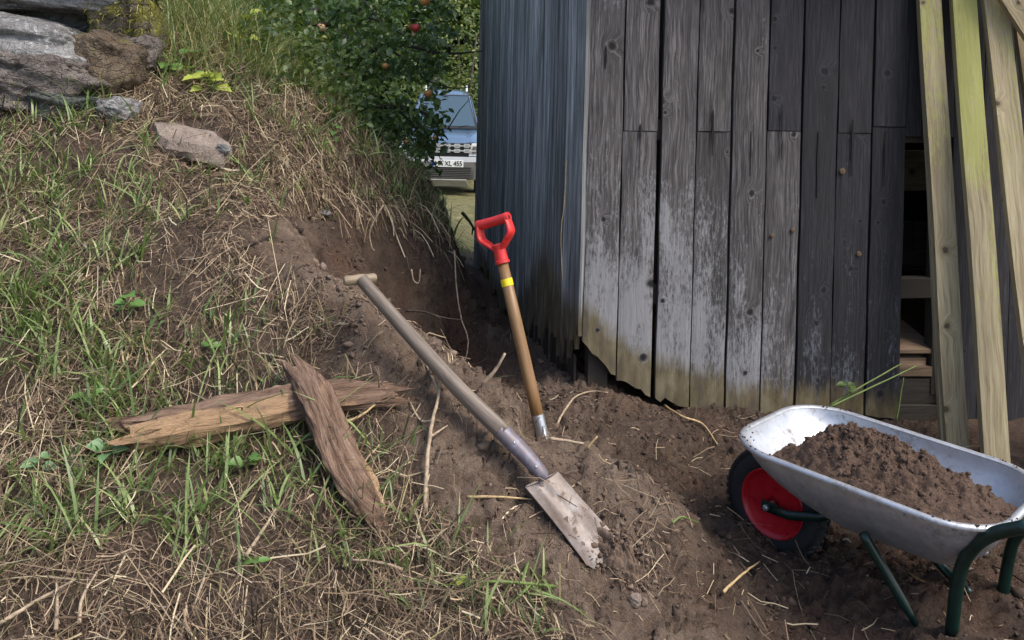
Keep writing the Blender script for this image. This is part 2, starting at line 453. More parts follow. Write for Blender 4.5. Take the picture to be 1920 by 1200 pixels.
# ================================================================== BARN
def wood_mat(name, dark, mid, light, worn=(.42, .42, .42), knots=True, streak=1.0, bump=.5, var=.25, ringcol=None, rough=.85):
    """weathered board: grain runs along gc.y; attributes: gc, wear, damp"""
    N = NT(name, rough)
    gc = N.attr('gc'); wear = N.fac('wear'); damp = N.fac('damp')
    big = N.noise(N.scale(gc, (3, .5, 3)), 2.2, 4)
    sx = N.n('SeparateXYZ', None, Vector=gc)
    if knots:
        wob = N.n('MixRGB' if False else 'VectorMath', {'operation': 'ADD'}, i0=gc, i1=N.n('VectorMath', {'operation': 'SCALE'}, i0=N.n('TexNoise', None, Vector=gc, Scale=22.0, Detail=3.0).outputs['Color'], Scale=.022).outputs[0])
        vo = N.n('TexVoronoi', {'voronoi_dimensions': '2D'}, Vector=wob.outputs[0], Scale=5.2, Randomness=1.0)
        keep = N.math('GREATER_THAN', N.n('SeparateColor', None, Color=vo.outputs['Color']).outputs[0], .68)
        d = N.math('ADD', N.math('MULTIPLY', vo.outputs['Distance'], N.mr(N.n('SeparateColor', None, Color=vo.outputs['Color']).outputs[1], 0, 1, .75, 1.9)), N.math('MULTIPLY', N.math('SUBTRACT', 1.0, keep), 2.0))
        pull = N.mr(d, .02, .3, .05, 0)
    else:
        pull = 0.0
    xx = N.math('ADD', N.math('ADD', sx.outputs[0], pull), N.math('MULTIPLY', N.noise(N.scale(gc, (2, .8, 2)), 3, 3), .05))
    co = N.n('CombineXYZ', None, X=xx, Y=N.math('MULTIPLY', sx.outputs[1], .035), Z=sx.outputs[2]).outputs[0]
    g1 = N.noise(co, 95 * streak, 4, .6)
    g2 = N.noise(co, 320 * streak, 3, .6)
    g = N.math('ADD', N.math('MULTIPLY', g1, .6), N.math('MULTIPLY', g2, .4))
    c = N.ramp(g, [(.38, dark), (.5, mid), (.62, light)])
    c = N.mix(N.mr(big, .3, .7, 0, .6), c, tuple(x * .55 for x in mid))
    tint = N.n('HueSaturation', None, Value=N.math('ADD', 1 - var, N.math('MULTIPLY', N.rnd(), 2 * var)), Color=c).outputs[0]
    c = tint
    # flaking pale skin of the old wood
    fl = N.math('ADD', N.math('MULTIPLY', N.noise(N.scale(gc, (1, .28, 1)), 75, 6, .78), .8), N.math('MULTIPLY', N.noise(N.scale(gc, (1, .2, 1)), 11, 4), .5))
    thr = N.math('SUBTRACT', .93, N.math('MULTIPLY', wear, .47))
    fm = N.mr(N.math('SUBTRACT', fl, thr), -.05, .09)
    c = N.mix(N.math('MULTIPLY', fm, .8, clamp=True), c, N.mix(g, tuple(x * .5 for x in worn), tuple(min(1, x * 1.35) for x in worn)))
    # damp foot with algae and rot
    alg = N.ramp(N.noise(N.scale(gc, (1, .4, 1)), 14, 5), [(.3, (.05, .032, .02)), (.5, (.11, .085, .035)), (.7, (.2, .165, .1))])
    dm = N.mr(N.math('SUBTRACT', N.noise(N.scale(gc, (1, .12, 1)), 22, 5, .7), N.math('SUBTRACT', 1.0, damp)), -.15, .15)
    c = N.mix(N.math('MULTIPLY', dm, .9, clamp=True), c, alg)
    if knots:
        c = N.mix(N.mr(d, .15, .07), c, tuple(x * .6 for x in mid))
        rc = ringcol or tuple(min(1, x * 1.9) for x in light)
        c = N.mix(N.math('MULTIPLY', N.mr(N.math('ABSOLUTE', N.math('SUBTRACT', d, .115)), .035, .0), N.mr(N.noise(gc, 40, 3), .4, .65, .0, .4), clamp=True), c, rc)
        c = N.mix(N.mr(d, .085, .05), c, tuple(x * .35 for x in dark))
    N.col(c)
    N.bump(N.math('ADD', g, N.math('MULTIPLY', fm, .35)), bump, .006)
    return N.m

M_front = wood_mat('weathered_wood', (.016, .0148, .0152), (.074, .0685, .068), (.19, .179, .176), worn=(.285, .285, .292))
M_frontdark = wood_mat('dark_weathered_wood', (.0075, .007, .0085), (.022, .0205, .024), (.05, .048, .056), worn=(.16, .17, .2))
M_side = wood_mat('blue_grey_wood', (.03, .03, .03), (.26, .26, .253), (.6, .6, .58), worn=(.5, .53, .54), knots=False, streak=.3, bump=1.0, var=.3)
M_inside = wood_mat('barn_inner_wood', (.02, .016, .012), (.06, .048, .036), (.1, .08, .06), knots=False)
M_pine = wood_mat('greenish_pine', (.2, .155, .085), (.36, .295, .175), (.5, .43, .28), worn=(.36, .37, .1), streak=.55, bump=.25, var=.1, ringcol=(.2, .11, .05))
M_sawn = wood_mat('sawn_wood', (.16, .1, .06), (.3, .2, .125), (.42, .3, .2), knots=False, streak=.5)
M_black = plain('dark_hollow', (.008, .007, .006), .9)  # black for the painted shade of the wall gap and for the splits
M_roof = plain('roof_sheet', (.12, .11, .1), .7)

C0 = Vector((.383, 4.55, 0))
fd = Vector((.982, .189, 0)).normalized(); fn = Vector((fd.y, -fd.x, 0))
sd = Vector((-.188, .982, 0)).normalized(); sn = Vector((-sd.y, sd.x, 0))
EYE = Vector((0, 0, HCAM))
def on_plane(px, py, o, n):
    d = P(px, py, 1.0) - EYE
    return EYE + d * ((o - EYE).dot(n) / d.dot(n))
def fu(px, py):
    q = on_plane(px, py, C0, fn)
    return (q - C0).dot(fd), q.z

barn = empty('barn', C0, 'old weathered plank barn with grey boards and a blue-grey side wall', 'barn')

def plank(name, mat, parent, o, au, aw, u0, u1, zb0, zb1, zt, thick=.024, proud=0.0, nu=7, nv=10, rag=.012, warp=.002,
          wear=lambda u, z: 0, damp=lambda u, z: 0, lean=None, edge=.0015):
    """vertical board on the plane through o (au along, aw outwards); its foot runs from zb0 to zb1"""
    ro = random.random() * 40; rz = random.random() * 20; sh = random.randint(0, 9999)
    vs = []; gc = []; we = []; da = []
    for j in range(nv + 1):
        t = j / nv
        t = t ** 1.25
        for i in range(nu + 1):
            a = i / nu
            zb = zb0 + (zb1 - zb0) * a + rag * float(fbm(a * 6 + ro, 1.0, 1.0, 3, .6, sh)) * 2
            z = zb + (zt - zb) * t
            u = u0 + (u1 - u0) * a
            if i in (0, nu): u += edge * math.sin(z * 9 + sh + i) + edge * float(vnoise(z * 7 + i, sh * .1)) * 2
            w = proud + warp * math.sin(a * math.pi) * (1 if sh % 2 else -1) + .004 * float(vnoise(z * .9 + ro, a))
            if i in (0, nu): w -= .003
            p = o + au * u + aw * w; p = Vector((p.x, p.y, z))
            if lean: p = lean(p)
            vs.append(p); gc.append((u - u0 + ro, z + rz, 0)); we.append(float(wear(u, z))); da.append(float(damp(u, z)))
    fs = [(j * (nu + 1) + i, j * (nu + 1) + i + 1, (j + 1) * (nu + 1) + i + 1, (j + 1) * (nu + 1) + i) for j in range(nv) for i in range(nu)]
    loop = [i for i in range(nu + 1)] + [(j + 1) * (nu + 1) - 1 for j in range(1, nv + 1)] + [nv * (nu + 1) + i for i in range(nu - 1, -1, -1)] + [j * (nu + 1) for j in range(nv - 1, 0, -1)]
    n0 = len(vs)
    for k in loop:
        vs.append(vs[k] - aw * thick); g = gc[k]; gc.append((g[0] + .3, g[1], thick)); we.append(we[k] * .3); da.append(da[k])
    L = len(loop)
    for k in range(L):
        k2 = (k + 1) % L
        fs.append((loop[k2], loop[k], n0 + k, n0 + k2))
    fs.append(tuple(n0 + k for k in range(L)))
    mb = MB(); mb.add(vs, fs, gc=gc, wear=we, damp=da)
    return mb.build(name, mat, parent)

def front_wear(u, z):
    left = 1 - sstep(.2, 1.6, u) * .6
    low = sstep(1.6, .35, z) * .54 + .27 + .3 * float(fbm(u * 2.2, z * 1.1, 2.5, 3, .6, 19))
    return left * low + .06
ZTOP = 2.72
FP = [  # left px, right px at y=300, break y, foot y left, foot y right
 (1101.5, 1164.5, None, 640, 706), (1167.5, 1231, 246, 712, 741), (1240, 1303, None, 744, 764), (1306, 1368.5, 247, 766, 772),
 (1373, 1435, None, 772, 774), (1438.5, 1500, 246, 772, 774), (1504, 1567, None, 774, 776), (1570, 1632, 250, 776, 778), (1636, 1696, 238, 780, 784)]
for k, (l, r, br, bl, brr) in enumerate(FP):
    u0, _ = fu(l, 300); u1, _ = fu(r, 300)
    z0 = fu(l, bl)[1]; z1 = fu(r, brr)[1]
    zmid = z0
    def damp(u, z, z0=z0, z1=z1, u0=u0, u1=u1):
        zb = z0 + (z1 - z0) * (u - u0) / (u1 - u0)
        return sstep(.34, .0, z - zb) * (.95 if k < 4 else .75) + .12 * (k < 4)
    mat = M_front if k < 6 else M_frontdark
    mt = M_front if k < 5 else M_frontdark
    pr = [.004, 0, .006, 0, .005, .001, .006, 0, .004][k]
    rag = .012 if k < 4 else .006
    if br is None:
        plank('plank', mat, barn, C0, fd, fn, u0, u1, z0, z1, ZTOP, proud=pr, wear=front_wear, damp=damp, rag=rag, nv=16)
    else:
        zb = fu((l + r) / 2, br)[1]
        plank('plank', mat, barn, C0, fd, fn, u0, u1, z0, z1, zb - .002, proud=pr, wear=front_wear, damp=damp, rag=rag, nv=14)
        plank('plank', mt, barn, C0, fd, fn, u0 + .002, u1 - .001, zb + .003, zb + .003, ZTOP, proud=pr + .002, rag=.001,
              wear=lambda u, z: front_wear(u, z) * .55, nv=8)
# short board over the gap, and the boards behind the leaning ones
u0, _ = fu(1700, 200); u1, _ = fu(1775, 200)
zl = fu(1720, 256)[1]
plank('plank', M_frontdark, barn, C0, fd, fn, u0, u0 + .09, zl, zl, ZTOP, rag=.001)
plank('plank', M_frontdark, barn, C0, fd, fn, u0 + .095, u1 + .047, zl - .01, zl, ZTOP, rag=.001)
uu = u1 + .05
for k in range(12):
    zg = float(tz(*(C0 + fd * uu)[:2])) - .04
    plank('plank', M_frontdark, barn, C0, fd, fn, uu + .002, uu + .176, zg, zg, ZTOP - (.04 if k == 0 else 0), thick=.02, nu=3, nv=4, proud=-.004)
    uu += .18
UEND = uu
# splits where the boards are nailed to the rail
for (x, y0, y1, w) in [(1201, 232, 277, 3.2), (1338, 206, 292, 4.0), (1467, 196, 262, 3), (1467, 262, 300, 2), (1535, 247, 372, 3), (1600, 224, 330, 4), (1409, 246, 330, 2.2),
                       (1661, 246, 350, 2.5), (1137, 86, 130, 3), (1010, 268, 300, 1.5)][:9]:
    a = on_plane(x, y0, C0 + fn * .0115, fn); b = on_plane(x - (y1 - y0) * .025, y1, C0 + fn * .0115, fn)
    mb = MB(); vs = []
    nseg = 6
    for i in range(nseg + 1):
        t = i / nseg; q = a.lerp(b, t); hw = w / F * 4.6 * (.08 + math.sin(math.pi * min(1, t * 1.15)) ** .7 * .5) * (1 + .3 * math.sin(i * 2.3 + x)) if 0 < t < 1 else .0006
        vs += [q - fd * hw, q + fd * hw, q - fd * hw - fn * .004, q + fd * hw - fn * .004]
    fs = []
    for i in range(nseg):
        o_ = i * 4
        fs += [(o_, o_ + 1, o_ + 5, o_ + 4), (o_, o_ + 4, o_ + 6, o_ + 2), (o_ + 1, o_ + 3, o_ + 7, o_ + 5)]
    mb.add(vs, fs)
    mb.build('split', M_black, barn)
# bright knots on the dark boards
M_knot = plain('knot_wood', (.1, .062, .034), .8, sc=90, var=.4)
for (x, y, r) in [(1580, 321, 6), (1487, 432, 4.5), (1448, 442, 4), (1611, 476, 5)]:
    q = on_plane(x, y, C0 + fn * .0095, fn)
    mb = MB(); mb.lathe(q, fn, [(r / F * 4.7 * .55, .002), (r / F * 4.7, .0), (r / F * 4.7, -.006)], 12); mb.build('knot', M_knot, barn)

# side wall
LS = 3.12
ns = 17
for k in range(ns):
    u0 = k * LS / ns; u1 = (k + 1) * LS / ns - random.choice([.003, .006, .012])
    zs = [float(tz(*(C0 + sd * u + sn * .05)[:2])) for u in (u0, u1)]
    rot = math.exp(-((k - 3.5) / 3.2) ** 2)
    if k == 0: zs = [fu(1097, 640)[1] + .0, zs[1] + .10]
    def damp(u, z, zz=zs, rot=rot):
        return sstep(.75 * rot + .3, .0, z - min(zz)) * 1.15
    plank('plank', M_side, barn, C0 + sn * .03, sd, sn, u0 + .001, u1, zs[0] + .03 + .1 * rot * random.random(), zs[1] + .02 + .14 * rot * random.random(), ZTOP,
          thick=.022, nu=6, nv=14, rag=.05 + .13 * rot, wear=lambda u, z: .28, damp=damp, proud=random.choice([0, .003, .007]), edge=.002)
# wooden skirting left rotten at the foot of the side wall
M_rot = wood_mat('rotten_dark_wood', (.006, .0045, .0035), (.022, .016, .012), (.05, .036, .026), knots=False, bump=1.0)
for k in range(20):
    u = .06 + 1.9 * k / 26 + random.uniform(-.02, .02)
    q = C0 + sd * u
    z = float(tz(*(q + sn * .05)[:2])); hgt = random.uniform(.04, .2) * (1 - .4 * k / 26)
    w = random.uniform(.02, .05)
    plank('splinter', M_rot, barn, C0 + sn * .036, sd, sn, u, u + w, z - .03, z - .03, z + hgt, thick=.012, nu=2, nv=4, rag=.01, warp=.006)
# end board of the side wall and a black strip that paints the shade of the gap
qe = C0 + sd * (LS + .10)
for (du, w, mt, out, nm) in [(LS + .005, .075, M_black, -.02, 'gap_shade_strip'), (LS + .085, .06, M_side, .05, 'corner_board')]:
    z = float(tz(*(C0 + sd * du)[:2]))
    plank(nm, mt, barn, C0 + sn * out, sd, sn, du, du + w, z - .05, z - .05, ZTOP, thick=.05, nu=2, nv=8, wear=lambda u, z: .2)
# inside and roof
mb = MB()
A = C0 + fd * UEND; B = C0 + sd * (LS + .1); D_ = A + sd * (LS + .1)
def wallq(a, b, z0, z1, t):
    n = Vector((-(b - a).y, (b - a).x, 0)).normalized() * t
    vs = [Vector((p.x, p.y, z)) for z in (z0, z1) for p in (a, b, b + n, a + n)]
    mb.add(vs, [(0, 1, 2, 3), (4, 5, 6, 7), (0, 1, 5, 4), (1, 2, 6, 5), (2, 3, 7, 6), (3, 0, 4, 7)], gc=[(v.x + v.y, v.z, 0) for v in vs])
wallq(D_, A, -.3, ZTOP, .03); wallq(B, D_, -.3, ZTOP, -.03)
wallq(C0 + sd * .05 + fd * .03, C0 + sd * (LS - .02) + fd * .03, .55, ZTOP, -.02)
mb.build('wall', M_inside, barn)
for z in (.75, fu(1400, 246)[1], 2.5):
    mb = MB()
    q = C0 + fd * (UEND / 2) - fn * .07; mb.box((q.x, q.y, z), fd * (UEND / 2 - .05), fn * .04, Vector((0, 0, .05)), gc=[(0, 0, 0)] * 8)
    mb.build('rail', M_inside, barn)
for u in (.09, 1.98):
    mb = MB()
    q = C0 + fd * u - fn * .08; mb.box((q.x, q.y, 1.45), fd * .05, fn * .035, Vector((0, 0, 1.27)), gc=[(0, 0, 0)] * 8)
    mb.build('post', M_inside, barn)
mb = MB()
ov = .28
ra = C0 - fd * .15 + fn * ov; rb = C0 + fd * (UEND + .3) + fn * ov
rc = rb - fn * (LS / 2 + ov + .1); rd = ra - fn * (LS / 2 + ov + .1)
re = rc - fn * (LS / 2 + ov + .1); rf = rd - fn * (LS / 2 + ov + .1)
zs = [2.74, 2.74, 3.9, 3.9, 2.74, 2.74]
top = [Vector((p.x, p.y, z)) for p, z in zip((ra, rb, rc, rd, re, rf), zs)]
bot = [v + Vector((0, 0, .06)) for v in top]
mb.add(top + bot, [(0, 1, 2, 3), (3, 2, 4, 5), (6, 7, 8, 9), (9, 8, 10, 11), (0, 1, 7, 6), (5, 4, 10, 11), (0, 3, 9, 6), (3, 5, 11, 9), (1, 2, 8, 7), (2, 4, 10, 8)])
mb.build('roof', M_roof, barn)

# --------------------------------------------------- lumber seen through the gap
def stack_box(name, px0, px1, py0, py1, back, depth, mat, label, cat, tilt=0.0, group=None):
    o_ = C0 - fn * back
    a = on_plane(px0, (py0 + py1) / 2, o_, fn); b = on_plane(px1, (py0 + py1) / 2, o_, fn)
    z1 = on_plane((px0 + px1) / 2, py0, o_, fn).z; z0 = on_plane((px0 + px1) / 2, py1, o_, fn).z
    if z1 - z0 < .008: z1 = z0 + .012
    e = (b - a)
    c = (a + b) / 2; c.z = (z0 + z1) / 2
    c = c - fn * depth / 2 + Vector((0, 0, tilt / 2))
    mb = MB()
    az = Vector((0, 0, (z1 - z0) / 2))
    ay = (-fn * depth + Vector((0, 0, tilt))) / 2
    vs = [c + e / 2 * i + ay * j + az * l for i in (-1, 1) for j in (-1, 1) for l in (-1, 1)]
    r0 = random.random() * 9
    mb.box(c, e / 2, ay, az, gc=[(v.z + r0 + (v - c).dot(fn), (v - c).dot(fd) + r0, 0) for v in vs])
    ob = mb.build(name, mat, bevel=.003)
    return tag(ob, label, cat, group)
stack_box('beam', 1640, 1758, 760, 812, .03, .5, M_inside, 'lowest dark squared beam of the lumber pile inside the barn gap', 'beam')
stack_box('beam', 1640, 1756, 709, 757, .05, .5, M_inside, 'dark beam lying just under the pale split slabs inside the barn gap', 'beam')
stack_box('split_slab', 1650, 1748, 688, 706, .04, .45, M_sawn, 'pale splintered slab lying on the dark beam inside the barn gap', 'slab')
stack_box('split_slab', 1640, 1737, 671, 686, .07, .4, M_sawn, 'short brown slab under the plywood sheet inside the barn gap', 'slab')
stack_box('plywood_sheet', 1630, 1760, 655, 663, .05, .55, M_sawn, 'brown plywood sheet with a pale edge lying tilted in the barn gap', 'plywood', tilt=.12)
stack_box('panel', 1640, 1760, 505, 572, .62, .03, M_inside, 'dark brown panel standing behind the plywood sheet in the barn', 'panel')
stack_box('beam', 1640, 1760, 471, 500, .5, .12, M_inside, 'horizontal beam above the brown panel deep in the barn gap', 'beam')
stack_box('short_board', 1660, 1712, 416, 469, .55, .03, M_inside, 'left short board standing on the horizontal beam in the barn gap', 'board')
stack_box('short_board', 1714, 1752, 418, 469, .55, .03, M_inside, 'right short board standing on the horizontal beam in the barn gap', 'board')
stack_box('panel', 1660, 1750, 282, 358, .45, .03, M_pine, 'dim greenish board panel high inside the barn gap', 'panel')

# --------------------------------------------------- boards leaning against the front
def lean_board(bl, br, tl, tr, yb, yt, Yb, Yt, thick, label, ext=.25, mat=M_pine, alg=.5):
    a0 = P(bl, yb, Yb); b0 = P(br, yb, Yb); a1 = P(tl, yt, Yt); b1 = P(tr, yt, Yt)
    w = ((b0 - a0).length + (b1 - a1).length) / 2
    ax = (a1 - a0).normalized()
    side = (b0 - a0); side = (side - ax * side.dot(ax)).normalized()
    nrm = side.cross(ax).normalized()
    if nrm.y > 0: nrm = -nrm
    L = (a1 - a0).length + ext
    base = (a0 + b0) / 2 - ax * .04
    nu, nv = 5, 18; vs = []; gc = []; we = []
    ro = random.random() * 50
    for j in range(nv + 1):
        for i in range(nu + 1):
            t = j / nv; u = (i / nu - .5)
            p = base + ax * L * t + side * (u * w + .003 * math.sin(t * 9 + ro)) + nrm * (.004 * math.sin(t * 5 + ro) - .012 * u * u * (1 if ro > 25 else -1))
            vs.append(p); gc.append((u * w + ro, L * t, 0)); we.append(alg * (.35 + .65 * t) * (1.15 if u > 0.2 or abs(t - .75) < .2 else .7))
    fs = [(j * (nu + 1) + i, j * (nu + 1) + i + 1, (j + 1) * (nu + 1) + i + 1, (j + 1) * (nu + 1) + i) for j in range(nv) for i in range(nu)]
    loop = [i for i in range(nu + 1)] + [(j + 1) * (nu + 1) - 1 for j in range(1, nv + 1)] + [nv * (nu + 1) + i for i in range(nu - 1, -1, -1)] + [j * (nu + 1) for j in range(nv - 1, 0, -1)]
    n0 = len(vs)
    for k in loop:
        vs.append(vs[k] - nrm * thick); gc.append((gc[k][0] + .2, gc[k][1], thick)); we.append(.1)
    Lp = len(loop)
    for k in range(Lp):
        fs.append((loop[(k + 1) % Lp], loop[k], n0 + k, n0 + (k + 1) % Lp))
    fs.append(tuple(n0 + k for k in range(Lp)))
    mb = MB(); mb.add(vs, fs, gc=gc, wear=we)
    return tag(mb.build('leaning_board', mat), label, 'board', 'rough boards leaning against the barn')
lean_board(1780, 1812, 1729, 1780, 825, 0, 4.60, 4.80, .04, 'leftmost pale board leaning on the barn beside the dark gap', alg=.55)
lean_board(1765, 1782, 1722, 1738, 818, 0, 4.625, 4.83, .03, 'narrow split strip standing behind the left edge of the leftmost leaning board', alg=.3)
lean_board(1852, 1893, 1790, 1842, 852, 0, 4.45, 4.78, .042, 'yellow-green algae streaked board, second from the left of the leaning boards', alg=.9)
lean_board(1948, 1985, 1850, 1904, 870, 0, 4.42, 4.76, .04, 'knotty tan board, third from the left of the leaning boards', alg=.5)
lean_board(2020, 2056, 1908, 1952, 880, 40, 4.5, 4.80, .035, 'board at the right picture edge half hidden behind the knotty tan board', alg=.4)
lean_board(2098, 2110, 1850, 1893, 330, -60, 4.62, 4.72, .04, 'dark edged board slanting across the top right corner over the leaning boards', alg=.25, ext=.05)
# ================================================================== TOOLS
M_shaft_old = wood_mat('grey_shaft_wood', (.075, .055, .04), (.16, .125, .097), (.25, .205, .165), knots=False, streak=.8, bump=.15, var=.02, rough=.6)
M_shaft_new = wood_mat('varnished_shaft_wood', (.16, .085, .03), (.27, .15, .062), (.35, .21, .1), knots=False, streak=.6, bump=.08, var=.02, rough=.45)
M_grip = wood_mat('worn_grip_wood', (.16, .115, .07), (.3, .23, .15), (.4, .32, .21), knots=False, streak=.8, bump=.1, var=.02, rough=.55)
N = NT('worn_spade_steel', .55, .25)
oc = N.obj(); f1 = N.noise(oc, 9, 6, .65); f2 = N.noise(oc, 60, 5, .7)
c = N.ramp(f1, [(.35, (.12, .09, .072)), (.5, (.185, .152, .135)), (.64, (.27, .245, .235))])
mud = N.mr(N.math('ADD', N.noise(oc, 14, 6, .7), N.math('MULTIPLY', f2, .25)), .66, .74)
c = N.mix(N.math('MULTIPLY', mud, .75, clamp=True), c, (.13, .09, .062)); N.col(c)
N.rough(N.mr(mud, 0, 1, .5, .95)); N.bump(f2, .15, .003)
M_blade = N.m
N = NT('violet_socket_paint', .5, .2)
oc = N.obj(); f = N.noise(oc, 34, 6, .7)
N.col(N.ramp(f, [(.36, (.17, .135, .12)), (.5, (.145, .13, .16)), (.66, (.22, .205, .25))])); N.bump(f, .15, .003)
M_socket = N.m
M_steel = plain('bare_steel', (.5, .51, .52), .35, .85, sc=40)
N = NT('red_plastic', .38)
oc = N.obj(); f = N.noise(oc, 60, 6, .7)
N.col(N.ramp(f, [(.3, (.4, .018, .016)), (.55, (.62, .03, .027)), (.75, (.66, .055, .045))])); N.rough(N.mr(f, .3, .7, .3, .5))
M_red = N.m
M_yellow = plain('yellow_tape', (.78, .6, .01), .5, sc=60, var=.08)

# --- old T-handled spade lying on the spoil heap
jT = P(677, 523, 3.33)
s1 = P(945, 812, 3.09); s2 = P(1022, 893, 3.045)
spade = empty('old_spade', s2, 'old spade with wooden T grip and muddy square blade lying on the spoil heap', 'spade')
def spline(pts, n):
    pts = [Vector(p) for p in pts]; out = []
    pp = [pts[0] * 2 - pts[1]] + pts + [pts[-1] * 2 - pts[-2]]
    for i in range(1, len(pp) - 2):
        for k in range(n):
            t = k / n; a, b, c_, d = pp[i - 1:i + 3]
            out.append(.5 * ((2 * b) + (c_ - a) * t + (2 * a - 5 * b + 4 * c_ - d) * t * t + (3 * b - a - 3 * c_ + d) * t ** 3))
    out.append(pts[-1]); return out
path = spline([jT, P(765, 624, 3.245), P(858, 727, 3.165), s1], 6)
mb = MB(); mb.tube(path, [.0225 + .007 * i / (len(path) - 1) for i in range(len(path))], 16)
mb.build('shaft', M_shaft_old, spade, True)
gA = P(645, 527, 3.31); gB = P(705, 521, 3.36)
mb = MB(); gp = [gA, gA.lerp(gB, .08), gA.lerp(gB, .3) , gA.lerp(gB, .5), gA.lerp(gB, .72), gA.lerp(gB, .94), gB]
mb.tube(gp, [.014, .018, .0175, .02, .0175, .0175, .013], 16); mb.build('t_grip', M_grip, spade, True, angle=50)
mb = MB(); a = (jT - path[2]).normalized(); mb.lathe(jT - (path[0] - path[2]).normalized() * .02, -a, [(.0235, -.02), (.0235, .02)], 16); mb.build('collar', M_shaft_old, spade, True, angle=40)
# socket straps
sp = spline([s1.lerp(path[-2], .45), P(985, 853, 3.065), P(1012, 884, 3.045), s2], 5)
mb = MB(); mb.tube(sp, [.0325 - .013 * (i / (len(sp) - 1)) ** 1.6 for i in range(len(sp))], 16, flat=.85); mb.build('socket', M_socket, spade, True, angle=50)
for t, r in ((.25, .0335), (.6, .031)):
    q = sp[int(t * (len(sp) - 1))]; mb = MB(); up = Vector((-.25, -.75, .6)).normalized(); mb.lathe(q + up * r * .86, up, [(.005, -.002), (.005, .002), (.0025, .004)], 10); mb.build('rivet', M_steel, spade, True)
nrm = (SR - SL).cross(BL - SL).normalized()
if nrm.z < 0: nrm = -nrm
mb = MB(); nu, nv = 12, 14; vs = []
for j in range(nv + 1):
    for i in range(nu + 1):
        a, t = i / nu, j / nv
        p = SL.lerp(SR, a).lerp(BL.lerp(BR, a), t)
        dish = -.014 * math.sin(math.pi * a) * (1 - .35 * t) + .004 * math.sin(a * 9 + t * 3)
        ridge = .017 * math.exp(-((a - .52) / .09) ** 2) * (1 - t) ** 1.3
        tip = .012 * math.sin(math.pi * a) * sstep(.75, 1, t)
        worn = (.018 * math.sin(a * 7) + .012 * math.sin(a * 19)) * sstep(.85, 1, t)
        vs.append(p + nrm * (dish + ridge) + (BL - SL).normalized() * float(tip + worn))
fs = [(j * (nu + 1) + i, j * (nu + 1) + i + 1, (j + 1) * (nu + 1) + i + 1, (j + 1) * (nu + 1) + i) for j in range(nv) for i in range(nu)]
n0 = len(vs); vs += [v - nrm * .0035 for v in vs]
fs += [tuple(n0 + k for k in reversed(f)) for f in fs]
lp = list(range(nu + 1)) + [(j + 1) * (nu + 1) - 1 for j in range(1, nv + 1)] + [nv * (nu + 1) + i for i in range(nu - 1, -1, -1)] + [j * (nu + 1) for j in range(nv - 1, 0, -1)]
for k in range(len(lp)):
    a, b = lp[k], lp[(k + 1) % len(lp)]; fs.append((b, a, n0 + a, n0 + b))
mb.add(vs, fs); mb.build('blade', M_blade, spade, True, angle=35)
for a, b, nm in ((SL.lerp(SR, .02), SL.lerp(SR, .42), 'tread'), (SL.lerp(SR, .6), SL.lerp(SR, .98), 'tread')):
    mb = MB(); mb.tube([a + nrm * .001, b + nrm * .002 - nrm * .004], [.0035, .0035], 6); mb.build(nm, M_blade, spade, True)

# --- spade with the red D handle standing in the trench
b0 = P(1019, 828, 3.62); h0 = P(942, 492, 3.78)
red = empty('red_handled_spade', b0 - Vector((0, 0, .2)), 'spade with red plastic D handle and yellow tape standing upright in the trench', 'spade')
ax = (h0 - b0).normalized()
mb = MB(); pts_ = [b0 + ax * .06, b0.lerp(h0, .3), b0.lerp(h0, .65), h0 + ax * .02]
mb.tube(pts_, [.0235, .0245, .0245, .0215], 18); mb.build('shaft', M_shaft_new, red, True)
q = b0.lerp(h0, .884); mb = MB(); mb.lathe(q, ax, [(.02, -.0145), (.0246, -.0145), (.0244, .0145), (.02, .0145)], 20); mb.build('tape_band', M_yellow, red, True, angle=40)
g = Vector((.86, -.5, 0)); g = (g - ax * g.dot(ax)).normalized(); w_ = ax.cross(g)
mb = MB(); mb.lathe(h0, ax, [(.0245, -.006), (.0305, -.004), (.0305, .006), (.027, .009), (.0255, .05), (.03, .07), (.012, .078)], 24); mb.build('handle_socket', M_red, red, True, angle=40)
top = h0 + ax * .168
hw = .067
mb = MB()
mb.lathe(top, g, [(.0095, hw + .001), (.0095, hw + .012), (.0195, hw + .012), (.0225, hw + .006), (.021, hw - .012), (.0195, 0), (.021, -hw + .012), (.0225, -hw - .006), (.019, -hw - .012), (.004, -hw - .013)], 22)
mb.build('grip_bar', M_red, red, True, angle=45)
for sg in (-1, 1):
    mb = MB()
    pth = spline([top + g * sg * hw + ax * .004, top + g * sg * (hw + .006) - ax * .035, top + g * sg * (hw + .002) - ax * .062, h0 + ax * .078 + g * sg * .04, h0 + ax * .052 + g * sg * .012], 5)
    n_ = len(pth)
    # flat strap: broad across the handle
    mb.tube(pth, [.0225 + .006 * math.sin(math.pi * i / (n_ - 1)) for i in range(n_)], 14, flat=.42, up=g)
    mb.build('handle_arm', M_red, red, True, angle=60)
mb = MB(); mb.lathe(top + g * (hw + .0125), g, [(.0092, 0), (.0001, .0002)], 16); mb.build('grip_hole', plain('red_hole_shade', (.06, .008, .008), .8), red)  # dark red disc paints the shade inside the grip end
mb = MB(); mb.tube([b0 + ax * .1, b0 + ax * .05, b0 - ax * .01, b0 - ax * .07], [.0255, .0262, .024, .013], 18); mb.build('steel_socket', M_steel, red, True, angle=50)
mb = MB(); mb.tube([b0 + ax * .06 + g * .0225 - w_ * .014, b0 + ax * .01 + g * .023 - w_ * .017, b0 - ax * .06 + g * .022 - w_ * .012], [.004, .005, .004], 8); mb.build('socket_seam', M_steel, red, True)
mb = MB(); vs = []; cc = b0 - ax * .06
